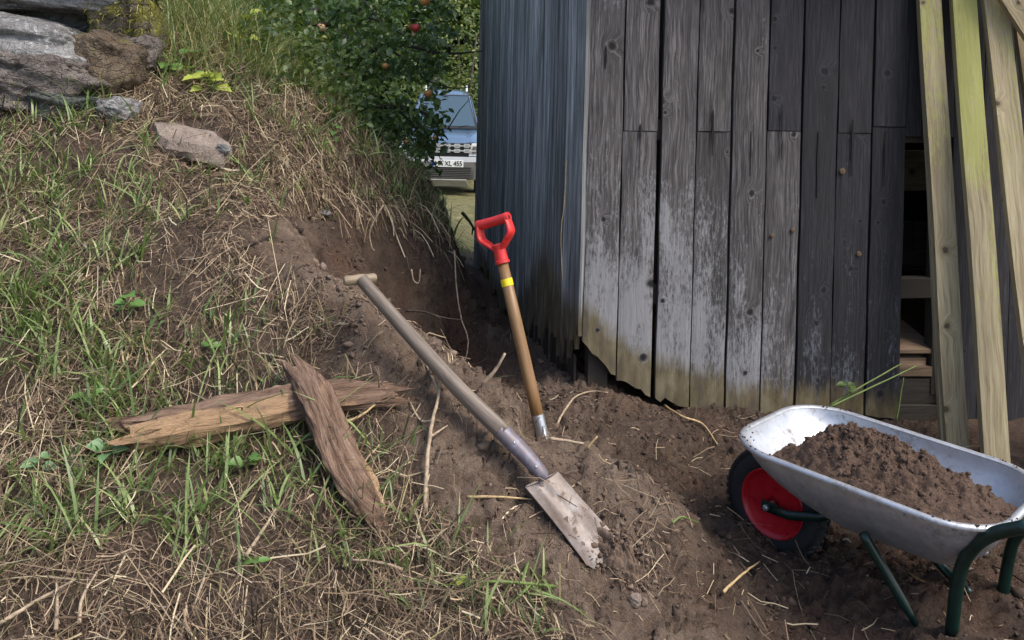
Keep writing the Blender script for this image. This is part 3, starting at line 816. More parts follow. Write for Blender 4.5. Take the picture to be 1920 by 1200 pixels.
for t, hw_ in ((0, .085), (.12, .085), (.2, .07), (.26, .02)):
    for a in (-1, -.5, 0, .5, 1):
        vs.append(cc - ax * t + g * a * hw_ + w_ * (.012 * a * a - .006)); 
n0 = len(vs); vs += [v + w_ * .003 for v in vs]
fs = [(r * 5 + i, r * 5 + i + 1, r * 5 + i + 6, r * 5 + i + 5) for r in range(3) for i in range(4)]
fs += [tuple(n0 + k for k in reversed(f)) for f in fs]
lp = [0, 1, 2, 3, 4, 9, 14, 19, 18, 17, 16, 15, 10, 5]
for k in range(len(lp)):
    a, b = lp[k], lp[(k + 1) % len(lp)]; fs.append((b, a, n0 + a, n0 + b))
mb.add(vs, fs); mb.build('blade', M_blade, red)

# ================================================================== WHEELBARROW
bF = Vector((-.7071, .7071, 0)); bL = Vector((.7071, .7071, 0))
def W(s, l, z): return bF * s + bL * l + Vector((0, 0, z))
N = NT('galvanised_sheet', .46, .78)
oc = N.obj(); vor = N.n('TexVoronoi', None, Vector=oc, Scale=55.0).outputs['Color']
sp_ = N.n('SeparateColor', None, Color=vor).outputs[0]; f = N.noise(oc, 6, 5, .6)
c = N.mix(sp_, (.52, .535, .565), (.58, .6, .63)); c = N.mix(N.mr(f, .45, .75, 0, .35), c, (.38, .39, .41))
dirt = N.mr(N.math('ADD', N.noise(oc, 22, 6, .75), N.math('MULTIPLY', N.noise(oc, 4, 3), .5)), .79, .95)
c = N.mix(N.math('MULTIPLY', dirt, .7, clamp=True), c, (.14, .1, .07)); N.col(c)
N.rough(N.math('ADD', N.mr(sp_, 0, 1, .44, .52), N.math('MULTIPLY', dirt, .3))); N.bump(N.noise(oc, 30, 4), .03, .01)
M_zinc = N.m
M_green = plain('dark_green_paint', (.004, .021, .016), .3, sc=30, var=.3)
N = NT('tyre_rubber', .75); oc = N.obj(); f = N.noise(oc, 30, 6, .7)
N.col(N.ramp(f, [(.3, (.008, .008, .009)), (.6, (.018, .018, .02)), (.8, (.05, .042, .036))])); N.bump(N.noise(oc, 90, 3), .2, .002); M_rubber = N.m
N = NT('red_rim_paint', .32); oc = N.obj(); f = N.noise(oc, 24, 6, .7)
N.col(N.ramp(f, [(.4, (.42, .008, .016)), (.68, (.46, .012, .02)), (.85, (.33, .03, .025))])); N.rough(N.mr(f, .35, .75, .22, .55)); M_rim = N.m
M_soil = None
barrow = empty('wheelbarrow', W(1.388, 3.305, .06), 'galvanised wheelbarrow with red rimmed wheel and dark green legs, heaped with soil', 'wheelbarrow')
SC, LC = 1.388, 3.305
def outline(hs, hl, r, n=14):
    out = []
    for cx, cy, a0 in ((hs - r, hl - r, 0), (-hs + r, hl - r, 90), (-hs + r, -hl + r, 180), (hs - r, -hl + r, 270)):
        for k in range(n):
            q = math.radians(a0 + 90 * k / (n - 1)); out.append((cx + r * math.cos(q), cy + r * math.sin(q)))
    return out
ZR, ZBOT = .50, .285
def tub_ring(t, inset=0.0, z=None):
    k = t ** 1.7
    hs = .452 * (1 - k) + .23 * k; hl = .308 * (1 - k) + .165 * k; r = .185 * (1 - k) + .1 * k
    ds = -.09 * k
    return [(SC + s + ds, LC + l) for s, l in outline(hs - inset, hl - inset, max(.03, r - inset))]
def zt_(t): return ZR - (ZR - ZBOT) * t
def rimz(s): return .028 * (s - SC)
mb = MB(); NR = 12; M_ = len(tub_ring(0)); vs = []; fs = []
for side, ins in ((0, 0.0), (1, .004)):
    for i in range(NR + 1):
        t = (i / NR); t = 1 - (1 - t) ** 1.4
        for s, l in tub_ring(t, ins): vs.append(W(s, l, zt_(t) + rimz(s) * (1 - t) + (.004 if side and i == NR else 0)))
R_ = (NR + 1) * M_
for i in range(NR):
    for k in range(M_):
        k2 = (k + 1) % M_
        fs.append((i * M_ + k, i * M_ + k2, (i + 1) * M_ + k2, (i + 1) * M_ + k))
        fs.append((R_ + i * M_ + k2, R_ + i * M_ + k, R_ + (i + 1) * M_ + k, R_ + (i + 1) * M_ + k2))
fs.append(tuple(NR * M_ + k for k in range(M_))); fs.append(tuple(R_ + NR * M_ + k for k in reversed(range(M_))))
for k in range(M_): fs.append((k, R_ + k, R_ + (k + 1) % M_, (k + 1) % M_))
mb.add(vs, fs); mb.build('tub', M_zinc, barrow, True, angle=60)
# turned-over rim
mb = MB(); vs = []; fs = []; prof = [(-.004, .002), (.004, .008), (.016, .007), (.021, 0), (.019, -.008), (.012, -.004), (.004, -.001)]
for (o_, h_) in prof:
    for s, l in tub_ring(0, -o_): vs.append(W(s, l, ZR + h_ + rimz(s)))
m_ = len(prof)
for i in range(m_):
    i2 = (i + 1) % m_
    for k in range(M_):
        k2 = (k + 1) % M_; fs.append((i * M_ + k, i * M_ + k2, i2 * M_ + k2, i2 * M_ + k))
mb.add(vs, fs); mb.build('rim', M_zinc, barrow, True, angle=60)
# wheel
wc = W(1.792, 3.3, .214); wheel = empty('wheel', (0, 0, 0)); wheel.parent = barrow; wheel.location = wc - barrow.location
mb = MB(); prof = []
for k in range(18):
    q = 2 * math.pi * k / 18; prof.append((.155 + .051 * math.cos(q) * (1 if math.cos(q) < .8 else .97), .048 * math.sin(q)))
mb.lathe(wc, bL, prof, 56, closed=True); mb.build('tyre', M_rubber, wheel, True)
mb = MB()
for k in range(44):
    q = 2 * math.pi * k / 44
    for sg in (-1, 1):
        d_ = Vector((0, 0, 1)) * math.cos(q + sg * .035) + bF * math.sin(q + sg * .035); tn_ = bL.cross(d_)
        c_ = wc + d_ * .1985 + bL * sg * .026
        mb.box(c_, tn_ * .0085, (bL * .014 + d_ * -.004 * sg), d_ * .0062)
tr = mb.build('tread', M_rubber, wheel); tr['kind'] = 'stuff'
mb = MB()
for sg in (-1, 1):
    mb.lathe(wc, bL * sg, [(.124, .03), (.134, .04), (.128, .046), (.12, .042), (.113, .026), (.104, .012), (.092, -.004), (.078, -.01), (.06, -.006), (.044, .006), (.034, .024), (.024, .03), (.002, .03)], 48)
mb.build('wheel_rim', M_rim, wheel, True, angle=50)
mb = MB(); mb.tube([wc - bL * .095, wc + bL * .095], [.009, .009], 12); mb.build('axle', M_steel, wheel, True)
for sg, nm in ((-1, 'fork_arm'), (1, 'fork_arm')):
    mb = MB(); e = wc + bL * sg * .078
    mb.box(e + Vector((0, 0, .002)) - bF * .012, bF * .034, bL * .006, Vector((0, 0, .02)))
    mb.build('axle_plate', M_green, barrow, bevel=.004)
    mb = MB(); mb.tube([e - bF * .03, e - bF * .09 + Vector((0, 0, .0)), e - bF * .2 + Vector((0, 0, .03)) - bL * sg * .005, e - bF * .3 + Vector((0, 0, .085)) - bL * sg * .02], [.0185, .0175, .0165, .0165], 12)
    mb.build(nm, M_green, barrow, True)
    mb = MB(); mb.lathe(e + bL * sg * .006, bL * sg, [(.0125, 0), (.0125, .007), (.0075, .008), (.0075, .016), (.0001, .018)], 6 if sg > 0 else 8); mb.build('axle_nut', M_steel, barrow, True, angle=20)
# legs, braces
def gl(px, py, off=0): return G(px, py, off)
n1_ = gl(1784, 1183); n1_.z -= .01
leg = spline([n1_, P(1797, 1085, n1_.y - .02), P(1818, 1035, n1_.y - .05), P(1858, 1003, n1_.y - .11), P(1930, 986, n1_.y - .2)], 6)
mb = MB(); mb.tube(leg, .0205, 14); mb.build('leg', M_green, barrow, True)
n2_ = gl(1880, 1110); n2_.z -= .01
leg = spline([n2_, P(1892, 1045, n2_.y - .01), P(1906, 1005, n2_.y - .03), P(1942, 975, n2_.y - .08)], 6)
mb = MB(); mb.tube(leg, .0195, 14); mb.build('leg', M_green, barrow, True)
n3_ = gl(1718, 1172)
mb = MB(); mb.tube(spline([P(1618, 1000, 3.1), P(1660, 1072, 3.07), n3_], 5), [.0165] * 5 + [.0165, .0165, .0165, .0165, .013, .011], 12); mb.build('brace', M_green, barrow, True)
n4_ = gl(1822, 1114)
mb = MB(); mb.tube(spline([P(1738, 1030, 3.3), P(1775, 1072, 3.26), n4_], 5), [.0165] * 9 + [.014, .011], 12); mb.build('brace', M_green, barrow, True)
for a, b in ((leg[-1], leg[-1] + Vector((.2, -.28, .1))), (P(1930, 986, n1_.y - .2), P(1930, 986, n1_.y - .2) + Vector((.25, -.3, .1)))):
    mb = MB(); mb.tube([a, a.lerp(b, .5), b], .0215, 12); mb.build('handle', M_green, barrow, True)
for px, py, Y in ((1861, 1014, 3.0), (1846, 1035, 3.05)):
    q = P(px, py, Y); mb = MB(); mb.lathe(q, Vector((.6, -.6, -.4)), [(.006, -.03), (.006, 0), (.011, 0), (.011, .008), (.005, .012)], 8); mb.build('bolt', M_steel, barrow, True, angle=30)

# soil in the barrow
N = NT('fresh_soil', .95)
oc = N.obj(); a1 = N.noise(oc, 26, 6, .7); a2 = N.noise(oc, 130, 4, .7)
c = N.ramp(a1, [(.3, (.04, .0225, .0145)), (.5, (.085, .05, .032)), (.7, (.13, .08, .054))])
c = N.mix(N.mr(a2, .45, .75, 0, .5), c, (.17, .11, .075)); N.col(c); N.bump(N.math('ADD', a1, a2), .9, .01)
M_soil = N.m
mb = MB(); NA, NRD = 220, 80; vs = []; fs = []
c_s, c_l = 1.37, 3.275
def ring_at(z, q):
    t = max(0, min(1, (ZR - z) / (ZR - ZBOT))); k = t ** 1.7
    hs = .452 * (1 - k) + .23 * k - .006; hl = .308 * (1 - k) + .165 * k - .006
    ex = 3.0
    r = (abs(math.cos(q) / hs) ** ex + abs(math.sin(q) / hl) ** ex) ** (-1 / ex)
    return SC - .09 * k + r * math.cos(q), LC + r * math.sin(q)
for i in range(NRD + 1):
    f_ = i / NRD
    for k in range(NA):
        q = 2 * math.pi * k / NA
        zb = .47 - .105 * float(sstep(-.2, .9, math.sin(q))) - .05 * float(sstep(.3, .98, math.cos(q)))
        bs, bl = ring_at(zb, q)
        s = c_s + (bs - c_s) * f_; l = c_l + (bl - c_l) * f_
        ridge = .515 + .10 * float(sstep(.95, 1.62, s)) - .05 * float(sstep(1.6, 1.75, s))
        z = zb + (ridge - zb) * (1 - f_ ** 1.55)
        d_ = float(fbm(s, l, 9, 2, .5, 9)) * .03 + float(fbm(s, l, 30, 4, .7, 71)) * .034 + float(np.abs(fbm(s, l, 62, 2, .6, 75))) * .012 + max(0, float(fbm(s, l, 45, 2, .5, 91))) * .02
        z += d_ * (1 - f_ ** 8)
        vs.append(W(s, l, z))
for i in range(NRD):
    for k in range(NA):
        k2 = (k + 1) % NA; fs.append((i * NA + k, i * NA + k2, (i + 1) * NA + k2, (i + 1) * NA + k))
mb.add(vs, fs)
heap = tag(mb.build('soil_heap', M_soil, None, True), 'brown crumbly soil heaped up inside the wheelbarrow tub', 'soil')

# soil lumps: helper for many crumbs in one mesh
_ico = bmesh.new(); bmesh.ops.create_icosphere(_ico, subdivisions=2, radius=1.0); _ico.verts.ensure_lookup_table()
ICO_V = np.array([v.co[:] for v in _ico.verts]); ICO_F = np.array([[v.index for v in f.verts] for f in _ico.faces]); _ico.free()
_ico = bmesh.new(); bmesh.ops.create_icosphere(_ico, subdivisions=1, radius=1.0); _ico.verts.ensure_lookup_table()
ICO1_V = np.array([v.co[:] for v in _ico.verts]); ICO1_F = np.array([[v.index for v in f.verts] for f in _ico.faces]); _ico.free()
def lumps(name, pos, rad, mat, V=None, Fc=None, squash=.75, rough=.28, seed=1):
    V = ICO1_V if V is None else V; Fc = ICO1_F if Fc is None else Fc
    r_ = np.random.default_rng(seed); n = len(pos)
    sc = 1 + r_.uniform(-rough, rough, (n, len(V)))
    an = r_.uniform(.7, 1.3, (n, 1, 3)); an[:, :, 2] *= squash
    v = V[None] * sc[..., None] * an * np.asarray(rad)[:, None, None]
    th = r_.uniform(0, 6.28, n); ct, st = np.cos(th)[:, None], np.sin(th)[:, None]
    x = v[..., 0] * ct - v[..., 1] * st; y = v[..., 0] * st + v[..., 1] * ct
    v = np.stack([x, y, v[..., 2]], -1) + np.asarray(pos)[:, None, :]
    f = (Fc[None] + (np.arange(n) * len(V))[:, None, None]).reshape(-1, Fc.shape[1])
    o = fast_mesh(name, v.reshape(-1, 3), f, mat, smooth=True)
    return tag(o, kind='stuff')
n = 1100
k = rng.integers(NA * 2, len(vs) - NA * 3, n); hp = np.array([tuple(vs[i]) for i in k])
hp[:, :2] += rng.normal(0, .006, (n, 2)); rr = np.exp(rng.normal(-5.4, .5, n)).clip(.002, .018)
rs_ = [(s_, l_) for s_, l_ in tub_ring(0, -.008)]
for j_ in range(70):                                   # crumbs spilled on the rim
    s_, l_ = rs_[rng.integers(len(rs_))]; hp[j_] = W(s_ + rng.normal(0, .02), l_, ZR + .01 + rimz(s_)); rr[j_] = rng.uniform(.0018, .0045)
tag(lumps('soil_crumbs', hp, rr, M_soil, seed=3), 'crumbs of soil on the wheelbarrow load')

# soil clods lying on the ground
n = 60000
X_ = rng.uniform(-1.4, 2.2, n); Y_ = rng.uniform(2.2, 6.2, n); Z_ = tz(X_, Y_)
px, py = proj(X_, Y_, Z_); b = bare(X_, Y_, Z_)
dens = np.clip(b * (.25 + 1.5 * sstep(-.1, .25, fbm(X_, Y_, 3, 3, .5, 40))), .0, 1) * (px > 380) * (px < 2050) * (py < 1300)
wall_d = (X_ - C0.x) * fn.x + (Y_ - C0.y) * fn.y; side_d = (X_ - C0.x) * sn.x + (Y_ - C0.y) * sn.y
ok = (rng.random(n) < dens) & ~((wall_d < .02) & (side_d < .02))
X_, Y_, Z_ = X_[ok], Y_[ok], Z_[ok]; rr = np.exp(rng.normal(-5.55, .6, len(X_))).clip(.0018, .024)
N = NT('clod_earth', .95)
oc = N.obj(); isl = N.island(); a1 = N.noise(oc, 40, 5, .7)
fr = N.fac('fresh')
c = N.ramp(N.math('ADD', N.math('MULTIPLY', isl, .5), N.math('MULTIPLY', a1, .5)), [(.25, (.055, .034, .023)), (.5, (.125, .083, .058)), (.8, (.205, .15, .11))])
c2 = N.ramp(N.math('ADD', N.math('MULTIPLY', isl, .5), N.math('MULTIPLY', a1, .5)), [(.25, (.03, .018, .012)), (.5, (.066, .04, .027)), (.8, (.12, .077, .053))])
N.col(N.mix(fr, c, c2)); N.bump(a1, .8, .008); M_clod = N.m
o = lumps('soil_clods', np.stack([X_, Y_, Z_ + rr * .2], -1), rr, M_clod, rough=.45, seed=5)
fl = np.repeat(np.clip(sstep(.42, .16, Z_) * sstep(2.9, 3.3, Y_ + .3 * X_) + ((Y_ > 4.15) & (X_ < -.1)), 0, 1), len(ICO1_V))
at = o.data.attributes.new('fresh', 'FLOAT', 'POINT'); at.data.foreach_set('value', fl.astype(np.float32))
tag(o, 'clods and crumbs of earth strewn over the dug ground')
# earth fallen over the corner of the old blade
q0 = P(1156, 1022, 2.985)
def patch(name, c, rx, ry, h, mat, label, seed, az=0.0):
    mb = MB(); A_, R_n = 90, 26; vs = []; fs = []
    for i in range(R_n + 1):
        f_ = i / R_n
        for k in range(A_):
            q = 2 * math.pi * k / A_; rr_ = f_ * (1 + .35 * float(fbm(math.cos(q) * 1.7 + seed, math.sin(q) * 1.7, 1, 4, .6, seed)))
            u_, v_ = rx * rr_ * math.cos(q), ry * rr_ * math.sin(q)
            x = c.x + u_ * math.cos(az) - v_ * math.sin(az); y = c.y + u_ * math.sin(az) + v_ * math.cos(az)
            g_ = float(tz(x, y)); n_ = float(np.abs(fbm(x, y, 24, 4, .65, seed))) * .05 + float(np.abs(fbm(x, y, 70, 2, .6, seed))) * .02
            nv_ = Vector(tn(x, y)); vs.append(Vector((x, y, g_)) + nv_ * (-.014 + (h * (1 - f_ ** 2) + n_) * (1 - f_ ** 8)))
    for i in range(R_n):
        for k in range(A_): fs.append((i * A_ + k, i * A_ + (k + 1) % A_, (i + 1) * A_ + (k + 1) % A_, (i + 1) * A_ + k))
    mb.add(vs, fs); return tag(mb.build(name, mat, None, True), label, kind='stuff')
patch('spilled_soil', q0, .085, .07, .055, M_clod, 'loose earth spilled over the tip of the old spade blade', 8, -.6)
n = 260
ps = np.stack([rng.normal(q0.x, .06, n), rng.normal(q0.y, .055, n), np.zeros(n)], -1)
ps[:, 2] = tz(ps[:, 0], ps[:, 1]) + .05 * np.exp(-((ps[:, 0] - q0.x) ** 2 + (ps[:, 1] - q0.y) ** 2) / .004)
tag(lumps('spilled_crumbs', ps, np.exp(rng.normal(-5.4, .5, n)).clip(.002, .014), M_clod, ICO_V, ICO_F, rough=.3, seed=8), 'crumbs of earth around the tip of the old spade blade')
# ================================================================== TIMBER, STONES, TWIGS
N = NT('rotten_timber', .92)
gc = N.attr('gc')
s1_ = N.scale(gc, (1, .1, 1)); g1_ = N.noise(s1_, 60, 6, .7, 1.0); g2_ = N.noise(s1_, 190, 4, .7); pa = N.noise(N.scale(gc, (1, .45, 1)), 9, 5, .65)
c = N.ramp(g1_, [(.28, (.035, .019, .012)), (.47, (.16, .094, .06)), (.66, (.3, .2, .14))])
o1 = N.mix(g2_, (.2, .1, .045), (.56, .38, .22))
hue = N.fac('wear')
c = N.mix(N.mr(N.math('ADD', pa, N.math('MULTIPLY', hue, .3)), .60, .74), c, o1)
c = N.mix(N.mr(g2_, .4, .25, 0, .6), c, (.02, .012, .009)); N.col(c)
N.bump(N.math('ADD', g1_, N.math('MULTIPLY', g2_, .5)), 1.0, .016); M_rotlog = N.m
def timber(pts_, ws, hs, label, wearf, seed):
    mb = MB(); path = spline(pts_, 12); n_ = len(path); NS = 28; vs = []; gcs = []; we = []
    ln = 0; prev = None
    for i, p in enumerate(path):
        t = i / (n_ - 1); tg = (path[min(i + 1, n_ - 1)] - path[max(i - 1, 0)]).normalized()
        up = Vector(tn(p.x, p.y, .15)); side = tg.cross(up).normalized(); up = side.cross(tg)
        if i: ln += (path[i] - path[i - 1]).length
        w = np.interp(t, np.linspace(0, 1, len(ws)), ws) / 2; h = np.interp(t, np.linspace(0, 1, len(hs)), hs) / 2
        for k in range(NS):
            q = 2 * math.pi * k / NS; cq, sq = math.cos(q), math.sin(q)
            r = (abs(cq) ** 3.2 + abs(sq) ** 3.2) ** (-1 / 3.2)
            d = 1 + .16 * float(vnoise(k * .55 + (50 if k < NS else 0), ln * 5, seed)) + .2 * float(vnoise(k * 1.4, ln * 14, seed + 3)) + .14 * float(vnoise(k * .7, ln * 28, seed + 13)) + .1 * float(vnoise(k * 3.1, ln * 45, seed + 5)) - .16 * max(0, math.sin(k * 2.6 + seed)) ** 6
            endr = 0.0
            vs.append(p + side * (cq * r * w * d) + up * (sq * r * h * d) + tg * (.085 * float(vnoise(k * 1.1, seed * 1.7, seed + 9)) * (1 if 0 < i < n_ - 1 else 2.2) * (abs(t - .5) > .4)))
            gcs.append((q * w, ln, 0)); we.append(wearf(t, q))
    fs = [(i * NS + k, i * NS + (k + 1) % NS, (i + 1) * NS + (k + 1) % NS, (i + 1) * NS + k) for i in range(n_ - 1) for k in range(NS)]
    for e, rv in ((0, 1), ((n_ - 1) * NS, -1)):
        cc = sum((vs[e + k] for k in range(NS)), Vector()) / NS - (path[1] - path[0] if e == 0 else path[-2] - path[-1]) * -.4
        vs.append(cc); gcs.append((0, 0, 0)); we.append(.9)
        for k in range(NS): fs.append((e + k, e + (k + 1) % NS, len(vs) - 1))
    mb.add(vs, fs, gc=gcs, wear=we)
    return tag(mb.build('rotten_timber', M_rotlog, None, True, angle=70), label, 'timber', 'rotten timbers crossed on the bank')
A_ = [G(240, 836, .045), G(380, 806, .045), G(540, 778, .05), G(640, 757, .045), G(738, 745, .02)]
timber(A_, [.125, .135, .125, .11, .075], [.075, .085, .085, .07, .05], 'rotten timber with torn orange left end lying underneath the other timber',
       lambda t, q: (1.15 if t < .5 else .1) * (1 if math.cos(q) > -.1 else .2), 3)
B_ = [G(550, 708, .09), G(590, 785, .125), G(640, 870, .065), G(680, 940, .035), G(712, 995, .01)]
timber(B_, [.07, .115, .12, .115, .055], [.03, .055, .055, .05, .03], 'flat brown rotten timber lying diagonally on top of the other timber',
       lambda t, q: .12 + .6 * (math.cos(q) < -.5) * (t > .4), 8)

M_splint = wood_mat('torn_wood', (.12, .065, .03), (.33, .21, .11), (.52, .38, .23), knots=False, bump=.5)
for nm_, A3, B3, k_ in ((bpy.data.objects['rotten_timber'], A_[0], A_[1], 7), (bpy.data.objects['rotten_timber'], A_[1], A_[2], 5)):
    for k in range(k_):
        a = A3.lerp(B3, random.uniform(-.12 if k_ == 7 else .1, .5)); d_ = (B3 - A3).normalized(); off = Vector((random.uniform(-.01, .01), -.045 + random.uniform(-.02, .015), random.uniform(-.02, .03)))
        l_ = random.uniform(.05, .13); mb = MB(); r_ = random.uniform(.004, .008)
        mb.tube([a + off, a + off + d_ * l_ * .5 + Vector((0, 0, random.uniform(-.003, .006))), a + off * .7 + d_ * l_], [.0012, r_, .002], 5, flat=.5); mb.build('splinter', M_splint, nm_)
def rock_mat(name, dark, mid, light, lich=(.5, .5, .48), moss=0.0, sc=1.0, li=.5, crack=1.0):
    N = NT(name, .92)
    oc = N.obj(); a = N.noise(oc, 5 * sc, 9, .7, .4); b = N.noise(oc, 33 * sc, 7, .72); v = N.n('TexVoronoi', {'feature': 'DISTANCE_TO_EDGE'}, Vector=oc, Scale=9.0 * sc).outputs[0]
    c = N.ramp(a, [(.3, dark), (.5, mid), (.68, light)])
    c = N.mix(N.mr(b, .47 + .2 * (1 - li), .62 + .2 * (1 - li)), c, lich)
    c = N.mix(N.mr(b, .42, .28), c, tuple(x * .35 for x in dark))
    cr = N.n('TexVoronoi', {'feature': 'DISTANCE_TO_EDGE'}, Vector=N.n('VectorMath', {'operation': 'ADD'}, i0=N.scale(oc, (1, 1, 2.2)), i1=N.n('VectorMath', {'operation': 'SCALE'}, i0=N.n('TexNoise', None, Vector=oc, Scale=9.0, Detail=5.0).outputs['Color'], Scale=.22).outputs[0]).outputs[0], Scale=7.0 * sc).outputs[0]
    c = N.mix(N.mr(cr, .035, .0, 0, .55 * crack), c, tuple(x * .25 for x in dark))
    if moss:
        up = N.n('SeparateXYZ', None, Vector=N.n('NewGeometry').outputs['Normal']).outputs[2]
        mo = N.math('ADD', N.math('ADD', N.noise(oc, 9, 5, .6), N.math('MULTIPLY', up, .16)), moss - .55)
        c = N.mix(N.mr(mo, .1, .22), c, N.ramp(N.noise(oc, 60, 4, .7), [(.3, (.05, .045, .008)), (.6, (.2, .19, .025)), (.8, (.3, .27, .05))]))
    N.col(c); N.bump(N.math('ADD', N.math('ADD', a, N.math('MULTIPLY', b, .7)), N.mr(cr, 0, .08, 0, .3 * crack)), 1.0, .05); return N.m
M_lichen = rock_mat('lichen_gneiss', (.08, .075, .07), (.25, .243, .235), (.41, .405, .395), (.6, .595, .575), li=.75, crack=.5)
M_crumbly = rock_mat('crumbly_rock', (.06, .048, .04), (.21, .175, .15), (.36, .31, .27), (.47, .43, .39), sc=1.8, li=.45)
M_greenrock = rock_mat('green_grey_rock', (.04, .045, .04), (.12, .13, .115), (.23, .24, .21), (.34, .35, .31), li=.4, moss=-.04)
M_mossrock = rock_mat('mossy_rock', (.05, .04, .03), (.16, .13, .1), (.27, .22, .16), (.35, .33, .28), li=.3, moss=.23)
M_brownrock = rock_mat('brown_rock', (.05, .035, .024), (.17, .12, .075), (.28, .22, .15), (.4, .37, .32), sc=1.6, li=.4, moss=-.03)
M_darkrock = rock_mat('dark_ledge_rock', (.02, .02, .02), (.07, .07, .06), (.15, .15, .14), (.38, .38, .38), li=.5, moss=-.02)  # dark tone for the painted gap shade, also used for a grey chip
M_tanslab = rock_mat('tan_slab', (.2, .15, .12), (.37, .29, .235), (.48, .39, .32), (.5, .43, .37), li=.3, crack=0.0)
_ico = bmesh.new(); bmesh.ops.create_icosphere(_ico, subdivisions=5, radius=1.0); _ico.verts.ensure_lookup_table()
ICO5_V = [v.co.copy() for v in _ico.verts]; ICO5_F = [tuple(v.index for v in f.verts) for f in _ico.faces]; _ico.free()
def rock(name, px, py, Y, wpx, hpx, depth, mat, label, seed, tilt=0.0, boxy=.62, rough=.24, group=None, cat='stone'):
    c = P(px, py, Y); w = wpx / F * Y / 2; h = hpx / F * Y / 2; d = depth / 2
    R = Matrix.Rotation(tilt, 3, 'Y'); vs = []
    sv = Vector((seed * 3.7, seed * 1.3, -seed * 2.1))
    for v in ICO5_V:
        q = Vector([math.copysign(abs(x) ** boxy, x) for x in v])
        n_ = mnoise.fractal(q * 1.3 + sv, .9, 2.1, 5) * rough + mnoise.noise(q * .9 + sv * 2) * .16
        lay = .035 * math.sin((q.z + .25 * q.x) * 9 + seed + 2 * mnoise.noise(q * 1.5 + sv))
        k = 1 + n_ + lay
        q = Vector((q.x * w * k, q.y * d * k, q.z * h * (1 + n_ * .9)))
        vs.append(c + R @ q)
    mb = MB(); mb.add(vs, ICO5_F)
    return tag(mb.build(name, mat, None, True), label, cat, group)
gs = 'stones of the old wall on the bank'
rock('gap_shade_stone', 110, 44, 5.1, 330, 70, .4, M_darkrock, 'dark stone deep in the gap behind the lichen covered stone', 16, .05, group=gs)  # added stone, its dark colour stands for the shade of the gap
rock('ledge_stone', 70, -14, 4.95, 420, 74, .5, M_lichen, 'pale overhanging ledge stone at the top left corner of the picture', 1, .05, group=gs)
rock('lichen_stone', 58, 84, 4.75, 290, 92, .5, M_lichen, 'large pale grey stone with white lichen below the overhanging ledge', 2, .12, group=gs)
rock('crumbly_stone', 100, 150, 4.62, 215, 92, .4, M_crumbly, 'rough crumbling pinkish stone under the lichen covered stone', 3, .15, rough=.3, group=gs)
rock('green_grey_stone', 135, 205, 4.55, 140, 68, .32, M_greenrock, 'greenish grey layered stone at the foot of the stone pile', 4, .1, group=gs)
rock('moss_stone', 240, 58, 4.95, 108, 190, .4, M_mossrock, 'upright stone with yellow-green moss at the right end of the stone pile', 5, -.05, group=gs)
rock('brown_stone', 205, 118, 4.72, 125, 110, .35, M_brownrock, 'brown stone wedged between the lichen stone and the mossy stone', 6, .3, group=gs)
rock('pale_stone', 268, 100, 4.85, 60, 62, .25, M_crumbly, 'small pale stone beside the foot of the mossy stone', 7, 0, group=gs)
rock('grey_stone', 222, 208, 4.5, 66, 48, .22, M_lichen, 'small grey stone half in grass right of the greenish stone', 9, .2, group=gs)
rock('pinkish_stone', 40, 178, 4.55, 120, 66, .3, M_crumbly, 'knobbly stone low on the left side of the stone pile', 12, .1, rough=.3, group=gs)
# moss cushion hanging from the mossy stone
# tan slab
def slab(pxs, Y, dY, thick, mat, name, label, cat):
    tops = [P(x, y, Y + dy) for (x, y), dy in zip(pxs, dY)]
    c = sum(tops, Vector()) / len(tops); n_ = len(tops); bm_v = []; NRING = 5
    down = Vector((.02, -.035, -1)).normalized()
    vs = []; fs = []
    dense = []
    for i in range(n_):
        for k in range(6): dense.append(tops[i].lerp(tops[(i + 1) % n_], k / 6))
    m_ = len(dense)
    for r in range(NRING):                              # top rings
        for i, p in enumerate(dense):
            q = c.lerp(p, (r + 1) / NRING); e = mnoise.fractal(q * 14, .9, 2, 3) * .006
            vs.append(q + Vector((0, 0, e)) + (p - c).normalized() * (mnoise.noise(p * 30) * .012 if r == NRING - 1 else 0))
    for r in range(1, 5):
        for i, p in enumerate(dense):
            b_ = vs[(NRING - 1) * m_ + i]; out = (p - c).normalized(); t = r / 4
            vs.append(b_ + down * thick * t + out * (.012 * math.sin(t * 3) + mnoise.fractal(p * 22 + Vector((0, 0, t * 2)), .9, 2, 3) * .012))
    for r in range(NRING + 3):
        for i in range(m_): fs.append((r * m_ + i, r * m_ + (i + 1) % m_, (r + 1) * m_ + (i + 1) % m_, (r + 1) * m_ + i))
    fs.append(tuple(range(m_))); fs.append(tuple((NRING + 3) * m_ + i for i in range(m_)))
    mb = MB(); mb.add(vs, fs); return tag(mb.build(name, mat, None, True, angle=40), label, cat)
gsl = G(350, 290)
slab([(289, 229), (330, 231), (400, 247), (428, 268), (418, 284), (368, 271), (318, 262), (300, 254)], gsl.y - .05, [.12, .15, .12, .06, -.02, -.03, -.02, .02], .075, M_tanslab, 'flat_stone', 'flat tan stone slab with sharp edge resting on the straw of the bank', 'stone')
rock('white_stone', 420, 279, gsl.y - .05, 24, 16, .05, M_lichen, 'small whitish stone touching the right end of the flat tan slab', 14, .4)
def pebble(px, py, wpx, mat, label, seed, hk=.75):
    g_ = G(px, py); rock('pebble', px, py - wpx * .12, g_.y + .004, wpx, wpx * hk, wpx / F * g_.y, mat, label, seed, .2, boxy=.85, rough=.1, cat='stone')
pebble(609, 401, 22, M_lichen, 'pale pebble on the upper lip of the cut bank', 21, .5)
pebble(1190, 1128, 26, M_tanslab, 'round earth coloured pebble below the tip of the old spade', 22, .9)
pebble(1096, 680, 36, M_darkrock, 'grey stone chip in the trench close to the barn corner', 23, .6)
